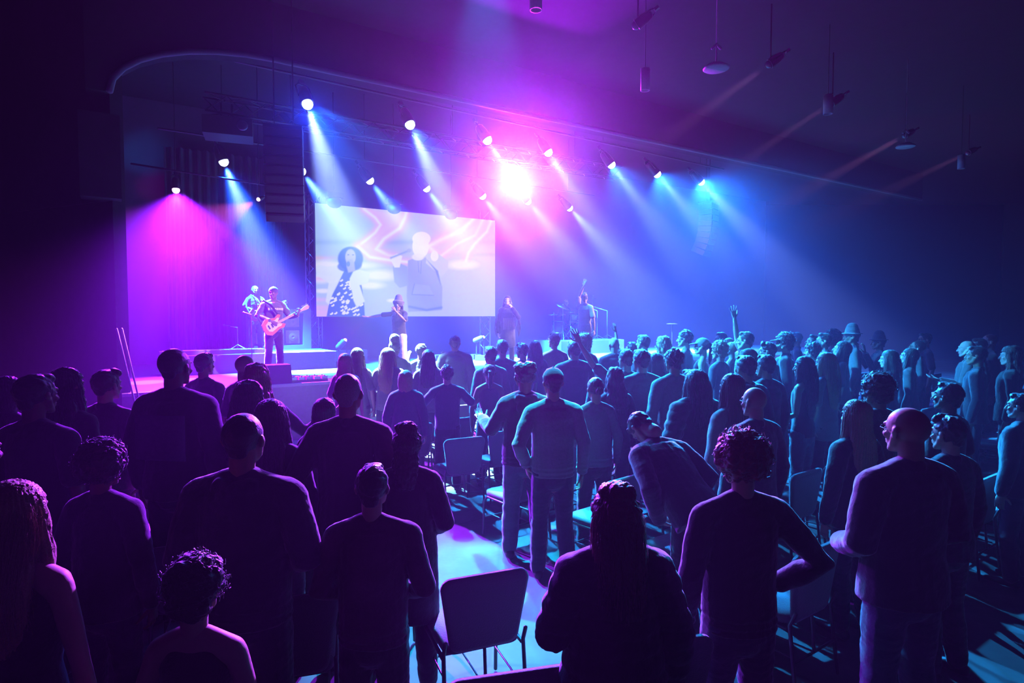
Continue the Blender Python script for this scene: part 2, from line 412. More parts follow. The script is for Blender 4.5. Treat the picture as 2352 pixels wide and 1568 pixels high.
def build_person(build, arms, top, bottom, lean, headrot, fine, spread, sit):
    key = (build, arms, top, bottom, lean, headrot, fine, spread, sit)
    if key in CACHE: return CACHE[key]
    vx = .0085 if fine else .0125
    LB = Matrix.Translation((0, 0, .93)) @ Euler((-math.radians(lean), 0, 0)).to_matrix().to_4x4() @ Matrix.Translation((0, 0, -.93))
    drop = Matrix.Translation((0, 0, -.42)) if sit else Matrix.Identity(4)
    # --- body
    b = MB(); trunk(b, build, -.004)
    hj = []
    for k, pose in ((1, arms[0]), (-1, arms[1])):
        s, e, w, hd, pn, cu, spd = arm_pts(build, pose, k)
        f = 1.0 if build == 'm' else .86
        b.tube([s, s.lerp(e, .5), e, e.lerp(w, .4), w, w + hd * .02], [.050 * f, .046 * f, .037 * f, .038 * f, .025 * f, .023 * f], n=12)
        z = hd; y = (pn - z * pn.dot(z)).normalized(); x = y.cross(z)
        M = Matrix((x, y, z)).transposed().to_4x4()
        if k == 1: M = M @ Matrix.Scale(1, 4, (1, 0, 0))
        # thumb sits on the -x side of a hand seen with the palm towards the viewer; mirror for the other hand
        M = Matrix.Translation(w + hd * .02) @ M @ (Matrix.Scale(-1, 4, (1, 0, 0)) if k == 1 else Matrix.Identity(4))
        hj.append((hand_mesh(cu, spd), LB @ M @ Matrix.Scale(.98 if build == 'm' else .88, 4), k))
    b.xf(LB)
    legs = []
    for k in (1, -1):
        if sit: L = [Vector((k * .09, 0, .88)), Vector((k * .16, .44, .90)), Vector((k * .15, .46, .52))]
        else: L = leg_pts(k, spread)
        legs.append(L)
        b.tube([L[0], L[0].lerp(L[1], .5), L[1], L[1].lerp(L[2], .35), L[2]], [.074, .068, .050, .052, .034], n=12)
        b.tube([L[2] + Vector((0, -.02, -.040)), L[2] + Vector((0, .09, -.058)), L[2] + Vector((0, .15, -.062))], [(.030, .028), (.034, .020), (.026, .014)], side=(1, 0, 0), n=10)
    b.xf(drop)
    body = remesh(b.mesh('body'), vx, 3)
    hy, hp, hr = headrot
    HM = drop @ LB @ Matrix.Translation((0, .005, 1.638)) @ Euler((math.radians(hp), math.radians(hr), math.radians(hy)), 'XYZ').to_matrix().to_4x4()
    body = join_mesh('body', [(body, None, 0), (head_mesh(), HM, None)] + [(h, drop @ M, 0) for h, M, k in hj])
    # --- top
    fat = {'tee': .010, 'tank': .006, 'sweater': .017, 'jacket': .025, 'hoodie': .026, 'coat': .030, 'shirt': .014, 'dress': .010, 'puffer': .042, 'long': .011}[top]
    hem = {'tee': .88, 'tank': .87, 'sweater': .87, 'jacket': .84, 'hoodie': .86, 'coat': .52, 'shirt': .84, 'dress': .50, 'puffer': .80, 'long': .74}[top]
    b = MB(); loose = {'tank': 0, 'dress': .2}.get(top, 1.0 if build == 'm' else .7)
    trunk(b, build, fat, max(hem, .86), 1.43 if top in ('tank', 'dress') else 1.46, shoulder=top not in ('tank', 'dress'), loose=loose)
    w0 = (.172 if build == 'm' else .165) + fat
    if hem < .86: b.tube([(0, 0, hem), (0, 0, .70 if hem < .7 else .86), (0, 0, 1.0)], [(w0 * 1.06, .135 + fat), (w0 * 1.05, .13 + fat), (w0, .118 + fat)], side=(1, 0, 0), n=24, cf=(.08, 1))
    if top not in ('tank', 'dress'):
        for k, pose in ((1, arms[0]), (-1, arms[1])):
            s, e, w, hd, pn, cu, spd = arm_pts(build, pose, k); r = fat * .9 + (.047 if build == 'm' else .041)
            if top in ('tee', 'long'):
                m = s.lerp(e, .78); b.tube([s, s.lerp(e, .4), m], [r + .008, r + .006, r + .010], n=14)
            else:
                c = e.lerp(w, .93)
                b.tube([s, s.lerp(e, .5), e, e.lerp(w, .45), e.lerp(w, .8), c], [r + .008, r + .003, r - .004, r - .006, r - .012, r - .013], n=14)
    if top not in ('tank', 'dress'): b.ball((0, -.026, 1.435), (.088, .060, .052), 16)
    if top in ('hoodie',):
        b.tube([(-.075, -.01, 1.48), (-.065, -.075, 1.46), (0, -.10, 1.44), (.065, -.075, 1.46), (.075, -.01, 1.48)], [.030, .040, .046, .040, .030], n=12)
        b.ball((0, -.10, 1.38), (.085, .045, .085), 14)
    if top in ('jacket', 'coat', 'shirt', 'puffer'):
        b.tube([(-.062, .03, 1.47), (-.060, -.045, 1.485), (0, -.080, 1.492), (.060, -.045, 1.485), (.062, .03, 1.47)], [(.014, .026)] * 5, n=10)
    if top not in ('jacket', 'coat', 'shirt', 'puffer', 'tank', 'dress'): b.tube([(-.058, .02, 1.462), (-.054, -.045, 1.474), (0, -.074, 1.478), (.054, -.045, 1.474), (.058, .02, 1.462)], [(.011, .014)] * 5, n=10)
    b.xf(drop @ LB)
    topm = remesh(b.mesh('top'), vx, 2)
    p = co(topm); n_ = nrm(topm); zz = p[:, 2]
    q = p * np.array([1.0, 1.0, 1.6]); amp = {'tank': .0015, 'tee': .003, 'long': .0035}.get(top, .0042)
    dsp = amp * wav(q, 16, hash(top) % 97 + 5) + amp * .5 * wav(q, 38, 11)
    if top == 'puffer': dsp = dsp + .008 * np.abs(np.sin(p[:, 2] * 38)) 
    if top in ('sweater', 'hoodie'):
        dsp = dsp + .003 * np.sin(p[:, 2] * 160) * (zz < hem + .09)
    p = p + n_ * dsp[:, None]
    setco(topm, p)
    # --- bottom
    b = MB(); fb = {'jeans': .012, 'wide': .022, 'skirt': .0, 'tight': .006}[bottom]
    b.tube([(0, 0, .84), (0, -.004, .90), (0, -.002, .96)], [(.152 + fb * .6, .108 + fb * .6), (.154 + fb * .6, .110 + fb * .6), (.143, .100)], side=(1, 0, 0), n=24)
    if bottom == 'skirt': b.tube([(0, 0, .45), (0, 0, .7), (0, 0, .9)], [(.24, .2), (.2, .16), (.165, .125)], side=(1, 0, 0), n=24)
    for L in legs:
        if bottom != 'skirt':
            w2 = .022 if bottom == 'wide' else 0
            b.tube([L[0], L[0].lerp(L[1], .5), L[1], L[1].lerp(L[2], .4), L[2] + Vector((0, 0, .0))], [.086 + fb, .078 + fb, .061 + fb + w2 * .6, .064 + fb + w2, .052 + fb + w2 * 1.3], n=14)
    b.xf(drop)
    botm = remesh(b.mesh('trousers'), vx * 1.1, 2)
    p = co(botm); n_ = nrm(botm); q = p * np.array([1, 1, 1.8])
    p = p + n_ * (.004 * wav(q, 15, 3) + .0025 * wav(q, 36, 8))[:, None]; setco(botm, p)
    # --- shoes
    sh = []
    for L in legs:
        b = MB(); a = L[2]
        b.tube([a + Vector((0, -.045, -.048)), a + Vector((0, .03, -.05)), a + Vector((0, .12, -.064)), a + Vector((0, .19, -.068))], [(.040, .042), (.043, .042), (.047, .030), (.037, .024)], side=(1, 0, 0), n=12)
        b.tube([a + Vector((0, 0, -.04)), a + Vector((0, -.005, .02))], [.044, .042], n=12)
        b.xf(drop); m_ = remesh(b.mesh('shoe'), .011, 2); q = co(m_); q[:, 2] = np.maximum(q[:, 2], (drop @ Vector((0, 0, 0))).z if False else 0.0); setco(m_, q)
        sh.append(m_)
    CACHE[key] = (body, topm, botm, sh, HM); return CACHE[key]

def hair_mesh(kind, seed=0):
    """hair in head coordinates; returns a mesh or None"""
    key = ('hair', kind, seed)
    if key in CACHE: return CACHE[key]
    r = random.Random(seed); b = MB(); vx = .006; ridge = 0; curls = 0; amp = .003; fr = 70
    def cap(g=0.0, back=0.0): 
        b.ball((0, -.024 - back, .036), (.079 + g, .094 + g, .089 + g), 24)
    if kind == 'buzz': cap(-.001); b.tube([(0, -.070, -.005), (0, -.066, -.050)], [(.052, .026), (.040, .016)], side=(1, 0, 0)); amp = .0015; fr = 90
    elif kind == 'short': cap(.004); b.ball((0, .035, .095), (.055, .045, .03), 14); b.tube([(0, -.075, -.01), (0, -.075, -.05)], [(.052, .03), (.044, .022)], side=(1, 0, 0)); amp = .004
    elif kind == 'quiff': cap(.004); b.tube([(-.04, .045, .095), (0, .05, .104), (.04, .045, .098)], [.028, .034, .028]); b.tube([(0, -.075, -.01), (0, -.075, -.045)], [(.052, .03), (.044, .022)], side=(1, 0, 0)); amp = .006; fr = 60
    elif kind == 'messy': cap(.012); b.tube([(0, -.075, -.01), (0, -.078, -.05)], [(.055, .034), (.044, .026)], side=(1, 0, 0)); amp = .011; fr = 55
    elif kind == 'flat': cap(.004); b.tube([(0, -.015, .06), (0, -.015, .155)], [(.076, .088), (.072, .082)], side=(1, 0, 0)); amp = .003
    elif kind == 'afro': b.ball((0, -.025, .045), (.125, .128, .122), 24); amp = .012; fr = 48; curls = 260
    elif kind == 'curly': b.ball((0, -.02, .05), (.108, .115, .108), 24); b.ball((0, -.06, -.03), (.085, .06, .06), 14); amp = .012; fr = 55; curls = 200
    elif kind == 'tiny': cap(.0); amp = .001
    elif kind == 'bob': cap(.010); b.tube([(0, -.03, .02), (0, -.04, -.06), (0, -.04, -.13)], [(.092, .085), (.094, .075), (.085, .06)], side=(1, 0, 0), n=24); ridge = .0035
    elif kind in ('long', 'wavy', 'verylong'):
        cap(.011); Lh = {'long': .34, 'wavy': .32, 'verylong': .46}[kind]; g = .014 if kind == 'wavy' else 0
        b.tube([(0, -.03, .03), (0, -.05, -.07), (0, -.075, -.16), (0, -.10, -.16 - Lh * .4), (0, -.098, -.10 - Lh * .85), (0, -.085, -.12 - Lh)],
               [(.092, .088), (.094 + g, .068), (.108 + g, .050), (.112 + g * 1.5, .038), (.085 + g * 2, .03), (.045, .02)], side=(1, 0, 0), n=32)
        for k in (1, -1): b.tube([(k * .07, .0, .04), (k * .085, .005, -.06), (k * .095, .0, -.16), (k * .10, .0, -.30)], [(.022, .03), (.022, .034), (.026, .03), (.014, .016)], side=(1, 0, 0), n=10)
        ridge = .005; amp = .004 if kind != 'wavy' else .012; fr = 26 if kind == 'wavy' else 20
    elif kind == 'bun': cap(.004); b.ball((0, -.085, .11), (.045, .042, .04), 14); amp = .003; ridge = .002
    elif kind == 'lowbun': cap(.004); b.ball((0, -.13, .0), (.042, .04, .04), 14); amp = .003; ridge = .002
    elif kind == 'puffs': cap(.004); b.ball((.03, -.08, .10), (.06, .055, .06), 16); b.ball((-.05, -.06, .10), (.05, .05, .05), 16); amp = .008; fr = 55
    elif kind == 'pony': cap(.005); b.tube([(0, -.10, .05), (0, -.135, .03), (0, -.14, -.05), (0, -.125, -.16), (0, -.115, -.24)], [.022, .028, .032, .026, .01], n=14); ridge = .003
    elif kind == 'updo': cap(.014); b.ball((0, -.04, .125), (.075, .07, .045), 16); b.tube([(0, -.07, -.03), (0, -.09, -.12), (0, -.10, -.24)], [(.08, .05), (.085, .045), (.06, .03)], side=(1, 0, 0), n=20); amp = .008; ridge = .003
    elif kind == 'dreads':
        cap(.008)
        for i in range(16):
            a = math.pi * (i / 15.0) + math.pi; x = .085 * math.cos(a); y = -.02 + .085 * math.sin(a)
            l_ = r.uniform(.24, .32); b.tube([(x, y, .03), (x * 1.12, y * 1.1, -.07), (x * 1.18, y * 1.15, -.16), (x * 1.15, y * 1.1, -l_)], [.014, .013, .012, .008], n=8)
    else: CACHE[key] = None; return None
    me = remesh(b.mesh('hair'), vx, 1)
    p = co(me); n_ = nrm(me)
    d = amp * wav(p, fr, seed + 1) + amp * .6 * wav(p, fr * 2.3, seed + 2)
    if ridge:
        a = np.arctan2(p[:, 0], -(p[:, 1] + .02)); d = d + ridge * np.sin(a * 34 + 2.5 * np.sin(p[:, 2] * 16 + seed)) * .6 + ridge * .4 * np.sin(a * 71 + 3 * np.sin(p[:, 2] * 22))
    # keep the face free: pull in what would cover it
    p = p + n_ * d[:, None]
    face = (p[:, 1] > .045) & (p[:, 2] < .055) & (p[:, 2] > -.13); p[face, 1] = .045 + (p[face, 1] - .045) * .15
    setco(me, p)
    if curls:
        c = MB(); R = 1.0
        ctr = Vector((0, -.022, .045)); rad = .115 if kind == 'afro' else .105
        for i in range(curls):
            d_ = Vector((r.gauss(0, 1), r.gauss(0, 1), r.gauss(.25, 1))).normalized()
            if d_.y > .45 and d_.z < .5: continue
            u = d_.orthogonal().normalized(); w = d_.cross(u); h0 = r.uniform(0, 6.28); rr = r.uniform(.006, .011); ln = r.uniform(.022, .045)
            pts = [ctr + d_ * (rad - .012 + ln * t / 9) + (u * math.cos(h0 + t * 1.15) + w * math.sin(h0 + t * 1.15)) * rr for t in range(10)]
            c.tube(pts, .0018, n=4, caps=False)
        me = join_mesh('hair', [(me, None, 0), (c.mesh('c'), None, 0)])
    CACHE[key] = me; return me
def strands(seed, n=260, L=.32, wave=.006, spread_=.10):
    """loose hairs that catch the light at the edge of long hair"""
    key = ('str', seed, n, L)
    if key in CACHE: return CACHE[key]
    r = random.Random(seed); c = MB()
    for i in range(n):
        a = r.uniform(-2.5, 2.5); x0 = math.sin(a); y0 = -math.cos(a)
        ln = L * r.uniform(.5, 1.1); ph = r.uniform(0, 6); w = r.uniform(.5, 1.5) * wave; out = r.uniform(1.0, 1.12)
        pts = []
        for t in range(9):
            u = t / 8; z = .10 - u * (ln + .15); k = .55 + .45 * min(1, u * 4)
            pts.append((x0 * .094 * k * out + w * math.sin(ph + u * 9), (-.03 - .045 * min(1, u * 1.5)) + y0 * .085 * k * out + w * math.cos(ph + u * 8), z))
        c.tube(pts, .0011, n=3, caps=False)
    CACHE[key] = c.mesh('strand'); return CACHE[key]
def hat_mesh(kind):
    key = ('hat', kind)
    if key in CACHE: return CACHE[key]
    b = MB()
    if kind in ('cap', 'capback'):
        b.ball((0, -.018, .048), (.088, .104, .088), 24)
        s = 1 if kind == 'cap' else -1
        b.tube([(0, .05 * s, .055), (0, .11 * s, .048), (0, .165 * s, .036)], [(.078, .008), (.072, .008), (.045, .007)], side=(1, 0, 0), n=16)
        b.ball((0, -.018, .137), .010, 8)
    elif kind == 'bucket':
        b.tube([(0, -.012, .055), (0, -.012, .10), (0, -.012, .13)], [(.092, .106), (.086, .10), (.078, .09)], side=(1, 0, 0), n=24)
        b.tube([(0, -.012, .030), (0, -.012, .05), (0, -.012, .062)], [(.128, .142), (.11, .124), (.094, .108)], side=(1, 0, 0), n=24)
    elif kind == 'brim':
        b.tube([(0, -.01, .055), (0, -.01, .11), (0, -.01, .15)], [(.088, .104), (.082, .096), (.064, .08)], side=(1, 0, 0), n=24)
        b.tube([(0, -.01, .047), (0, -.01, .058)], [(.120, .145), (.116, .14)], side=(1, 0, 0), n=24, caps=False)
    elif kind == 'beanie': b.ball((0, -.022, .05), (.086, .102, .095), 24)
    me = remesh(b.mesh('hat'), .006, 2); p = co(me)
    if kind == 'capback':                                    # opening above the strap (at the front of a cap worn backwards)
        pass
    f = (p[:, 1] > .05) & (p[:, 2] < .045); 
    if kind != 'brim' and kind != 'bucket' and kind != 'cap': p[f, 2] = .045 + (p[f, 2] - .045) * .2
    setco(me, p); CACHE[key] = me; return me

STAGE_AIM = Vector((-1.0, 13.5, 0))
PEOPLE = []; OBST = []
def person(x, y, D, label, build='m', hair='short', hc='dark', top='tee', tc=('grey', (.2, .2, .22)), bottom='jeans', bc=('denim', (.05, .07, .12)),
           skin='tan', arms=('down', 'down'), w=1.0, yaw=None, turn=0.0, head=(0, 0, 0), lean=0, fine=0, spread=.09, sit=False, hat=None, base=None, height=None,
           group=None, hseed=0, strand=0, seat_z=0.0, glasses=False, shoe=(.03, .03, .03), zbase=0.0):
    """x, y: pixel of the crown of the head, D: distance straight ahead of the camera"""
    if zbase == 0 and base is None and not sit and 4.4 < D < 9.9 and y < 835:
        ht = 1.80 if build == 'm' else 1.67; Dt = (CAM.z - ht) * F / max(8, y - 722)
        D = max(D, min(D * 1.22, math.sqrt(D * Dt)))
    if zbase == 0 and base is None and not sit:      # nobody stands inside a neighbour or a chair
        for dd in (0, .15, -.15, .3, -.3, .45, -.45, .6, -.6, .8, -.8, 1.0):
            if D + dd < 1.7: continue
            q = at_d(x, y, D + dd)
            if not (1.48 <= q.z <= 2.0) and dd: continue
            if all((q.x - a) ** 2 + (q.y - b) ** 2 > (.46 if D > 4 else .40) ** 2 for a, b, _ in PEOPLE) and all((q.x - a) ** 2 + (q.y - b) ** 2 > .40 ** 2 for a, b in OBST): D += dd; break
    top_p = at_d(x, y, D)
    h = height if height else max(1.42, min(2.0, top_p.z - zbase)) 
    s = h / 1.755 if not sit else (height or 1.75) / 1.755
    if yaw is None:
        d = STAGE_AIM - Vector((top_p.x, top_p.y, 0)); yaw = math.degrees(math.atan2(-d.x, d.y))
    yaw = yaw + turn
    fwd = Vector((-math.sin(math.radians(yaw)), math.cos(math.radians(yaw)), 0))
    off = fwd * (math.sin(math.radians(lean)) * .8 * s)
    loc = Vector((top_p.x, top_p.y, 0)) - off; loc.z = zbase
    if base is not None: loc = Vector(base)
    root = thing('person', label, 'person', loc, math.radians(yaw), group)
    root.scale = (s * w, s * w, s)
    body, tm, bmh, sh, HM = build_person(build, arms, top, bottom, lean, head, fine, spread, sit)
    hm = (HM @ Matrix.Identity(4))
    link('body', body, [skinm(skin, SKIN_RGB[skin]), mat('eye_white', (.6, .6, .6), .2), mat('eye_iris', (.02, .015, .01), .2)], root)
    link({'tee': 'shirt', 'tank': 'tank_top', 'long': 'shirt', 'dress': 'dress'}.get(top, top if top != 'puffer' else 'jacket'), tm, cloth(*tc), root)
    link('trousers' if bottom != 'skirt' else 'skirt', bmh, cloth(*bc), root)
    for m_ in sh: link('shoe', m_, mat('shoe_leather_%d' % int(shoe[0] * 100), shoe, .5), root)
    H = {'dark': (.015, .012, .011), 'brown': (.06, .03, .018), 'blond': (.42, .27, .13), 'grey': (.45, .44, .42), 'red': (.22, .06, .03)}[hc]
    def on_head(o):
        o.matrix_parent_inverse = Matrix.Identity(4); o.matrix_basis = HM
        if w != 1.0: o.scale = Vector(o.scale) * 1.0
        return o
    if hair:
        hmsh = hair_mesh(hair, hseed)
        if hmsh: on_head(link('hair', hmsh, hairm(hc, H), root))
    if strand:
        o = on_head(link('loose_hair', strands(strand, 320 if fine else 150), hairm(hc, H), root))
    if hat:
        hk, hcn, hcol = hat
        on_head(link('cap' if 'cap' in hk else 'beanie' if hk == 'beanie' else 'hat', hat_mesh(hk), cloth('hat_' + hcn, hcol, .3), root))
    if glasses:
        key = 'glasses'
        if key not in CACHE:
            g = MB()
            for k in (1, -1):
                g.tube([(k * .031 + .02 * math.cos(a * .5236), .086, .006 + .016 * math.sin(a * .5236)) for a in range(13)], .0018, n=5, caps=False)
                g.tube([(k * .052, .084, .010), (k * .078, .04, .012), (k * .082, -.015, .008)], .0018, n=5)
            g.tube([(-.012, .088, .01), (.012, .088, .01)], .0018, n=5); CACHE[key] = g.mesh('glasses')
        on_head(link('glasses', CACHE[key], BLACKP(), root))
    PEOPLE.append((loc.x, loc.y, root)); return root
# ================================================================ THE SETTING
V_LIP, Z_ST, Z_RIS = 11.3, 1.0, 1.4
BLACKW = mat('black_painted_wall', (.012, .012, .015), .95, bump=.15, scale=6, vary=.3, spec=.08)
def slab(name, poly, z0, z1, m, kind='structure', label=None):
    b = MB(); n = len(poly)
    vs = [(p.x, p.y, z0) for p in poly] + [(p.x, p.y, z1) for p in poly]
    a = sum(poly[i].x * poly[(i + 1) % n].y - poly[(i + 1) % n].x * poly[i].y for i in range(n))
    fs = [tuple(range(n - 1, -1, -1)), tuple(range(n, 2 * n))] + [(i, (i + 1) % n, (i + 1) % n + n, i + n) for i in range(n)]
    if a < 0: fs = [f[::-1] for f in fs]
    b.add(vs, fs); o = link(name, b.mesh(name, False), m)
    if kind: o['kind'] = kind
    if label: o['label'] = label
    return o
def wallbox(name, p, q, z0, z1, th, m):
    """wall from p to q, thickness to the left of p->q"""
    d = (q - p).normalized(); nn = Vector((-d.y, d.x, 0)) * th
    return slab(name, [p, q, q + nn, p + nn], z0, z1, m)
CZ = 7.6
def concrete():
    m, nt, b = _nt('sealed_concrete'); tc = nt.nodes.new('ShaderNodeTexCoord')
    n1 = nt.nodes.new('ShaderNodeTexNoise'); n1.inputs['Scale'].default_value = 1.6; n1.inputs['Detail'].default_value = 8
    n2 = nt.nodes.new('ShaderNodeTexNoise'); n2.inputs['Scale'].default_value = 22; n2.inputs['Detail'].default_value = 4
    vo = nt.nodes.new('ShaderNodeTexVoronoi'); vo.feature = 'DISTANCE_TO_EDGE'; vo.inputs['Scale'].default_value = .45
    for n_ in (n1, n2, vo): nt.links.new(tc.outputs['Object'], n_.inputs['Vector'])
    cr = nt.nodes.new('ShaderNodeValToRGB'); cr.color_ramp.elements[0].color = (.06, .06, .06, 1); cr.color_ramp.elements[0].position = .3
    cr.color_ramp.elements[1].color = (.14, .14, .138, 1); cr.color_ramp.elements[1].position = .7
    nt.links.new(n1.outputs['Fac'], cr.inputs[0])
    c2 = nt.nodes.new('ShaderNodeValToRGB'); c2.color_ramp.elements[0].color = (.35, .35, .35, 1); c2.color_ramp.elements[1].position = .012; c2.color_ramp.elements[1].color = (1, 1, 1, 1)
    nt.links.new(vo.outputs['Distance'], c2.inputs[0])
    mx = nt.nodes.new('ShaderNodeMix'); mx.data_type = 'RGBA'; mx.blend_type = 'MULTIPLY'; mx.inputs[0].default_value = .5
    nt.links.new(cr.outputs[0], mx.inputs[6]); nt.links.new(c2.outputs[0], mx.inputs[7]); nt.links.new(mx.outputs[2], b.inputs['Base Color'])
    mr = nt.nodes.new('ShaderNodeMapRange'); mr.inputs[3].default_value = .62; mr.inputs[4].default_value = .85
    nt.links.new(n2.outputs['Fac'], mr.inputs[0]); nt.links.new(mr.outputs[0], b.inputs['Roughness'])
    return m
W0 = S(0, V_LIP); W1 = Vector((-13.0, 12.6, 0))
slab('floor', [Vector((-13, -6, 0)), Vector((24, -6, 0)), Vector((24, 30, 0)), Vector((-13, 30, 0))], -.1, 0, concrete())
slab('ceiling', [Vector((-13, -6, 0)), Vector((24, -6, 0)), Vector((24, 30, 0)), Vector((-13, 30, 0))], CZ, CZ + .1, BLACKW)
wallbox('wall_left', W0, W1, 0, CZ, -.2, BLACKW)
wallbox('wall_side', W1, Vector((-13.0, -6, 0)), 0, CZ, -.2, BLACKW)
wallbox('wall_rear', Vector((-13, -6, 0)), Vector((24, -6, 0)), 0, CZ, -.2, BLACKW)
wallbox('wall_right', Vector((24, -6, 0)), Vector((24, 30, 0)), 0, CZ, -.2, BLACKW)
wallbox('wall_back', S(26, 17.9), S(-3.5, 17.9), 0, CZ, -.2, mat('backdrop_paint', (.04, .04, .05), .9, scale=4))
# ledge along the left wall
d = (W1 - W0).normalized(); nn = Vector((d.y, -d.x, 0)) * -.06
slab('trim_1', [W0, W1, W1 + nn, W0 + nn], 4.0, 4.08, BLACKW)
# box at the upper left of the opening
slab('trim_2', [W0 + S(-.4, -.25), W0 + S(.12, -.25), W0 + S(.12, .1), W0 + S(-.4, .1)], 4.0, 5.25, BLACKW)
# header above the stage opening, with a rounded corner on the left
b = MB(); prof = [(-.3, CZ), (26, CZ), (26, 6.62)]
for k in range(9):
    a = k / 8 * math.pi / 2; prof.append((2.4 - 2.4 * math.sin(a), 5.62 + 1.0 * math.cos(a)))
prof.append((-.3, 5.62)); prof = prof[::-1]
b.prism(prof, 0, .35); b.xf(Matrix.Translation(S(0, V_LIP - .1)) @ Matrix.Rotation(TH, 4, 'Z')); o = link('wall_header', b.mesh('wall_header', False), BLACKW); struct(o)
b = MB(); pts = [(25.9, 0, 6.62)] + [(2.4 - 2.4 * math.sin(k / 8 * math.pi / 2), 0, 5.62 + 1.0 * math.cos(k / 8 * math.pi / 2)) for k in range(9)]
b.tube(pts, [(.035, .05)] * len(pts), side=(0, 1, 0), n=8); b.xf(Matrix.Translation(S(0, V_LIP - .13)) @ Matrix.Rotation(TH, 4, 'Z'))
struct(link('trim_3', b.mesh('trim_3'), mat('grey_trim', (.10, .10, .12), .6)))
# stage and risers
STG = mat('stage_deck', (.10, .10, .11), .35, bump=.1, scale=18, vary=.25)
slab('stage', [S(.05, V_LIP), S(22, V_LIP), S(22, 17.7), S(.05, 17.7)], 0, Z_ST, STG)
slab('trim_4', [S(.05, V_LIP - .03), S(22, V_LIP - .03), S(22, V_LIP + .05), S(.05, V_LIP + .05)], Z_ST - .04, Z_ST + .012, mat('stage_edge', (.35, .35, .38), .4, .5))
def uv(p): return (CT * p.x + ST * p.y, -ST * p.x + CT * p.y)
u0 = uv(at_v(405, 810, 14.1))[0]; u1 = uv(at_v(772, 812, 14.1))[0]
o = slab('stage_riser', [S(u0, 14.1), S(u1, 14.1), S(u1, 16.6), S(u0, 16.6)], Z_ST, Z_RIS, mat('riser_ply', (.16, .16, .18), .5, bump=.1), kind=None)
tag(o, 'low carpeted platform under the guitar gear, left part of the stage', 'stage riser')
DU0 = uv(at_v(1262, 790, 15.6))[0]; DU1 = uv(at_v(1405, 790, 15.6))[0]; ZD = 1.42
o = slab('stage_riser', [S(DU0, 15.0), S(DU1, 15.0), S(DU1, 17.3), S(DU0, 17.3)], Z_ST, ZD, mat('riser_ply', (.16, .16, .18), .5), kind=None)
tag(o, 'square platform under the drums, right of the screen', 'stage riser')
# curtain at the left
b = MB(); n = 150; ca = 1.1; cb = 4.0
for i in range(n + 1):
    u = ca + (cb - ca) * i / n; dv = .07 * math.sin(i * .62) + .03 * math.sin(i * .23)
    p = S(u, 17.45 + dv); b.v += [(p.x, p.y, Z_ST), (p.x, p.y, 6.4)]
for i in range(n): b.f.append((2 * i, 2 * i + 2, 2 * i + 3, 2 * i + 1)); b.m.append(0)
o = link('stage_curtain', b.mesh('curtain'), mat('velvet', (.035, .035, .04), .9, sheen=.3, scale=50)); md = o.modifiers.new('t', 'SOLIDIFY'); md.thickness = .015
tag(o, 'tall pleated dark curtain closing the left end of the stage', 'curtain')

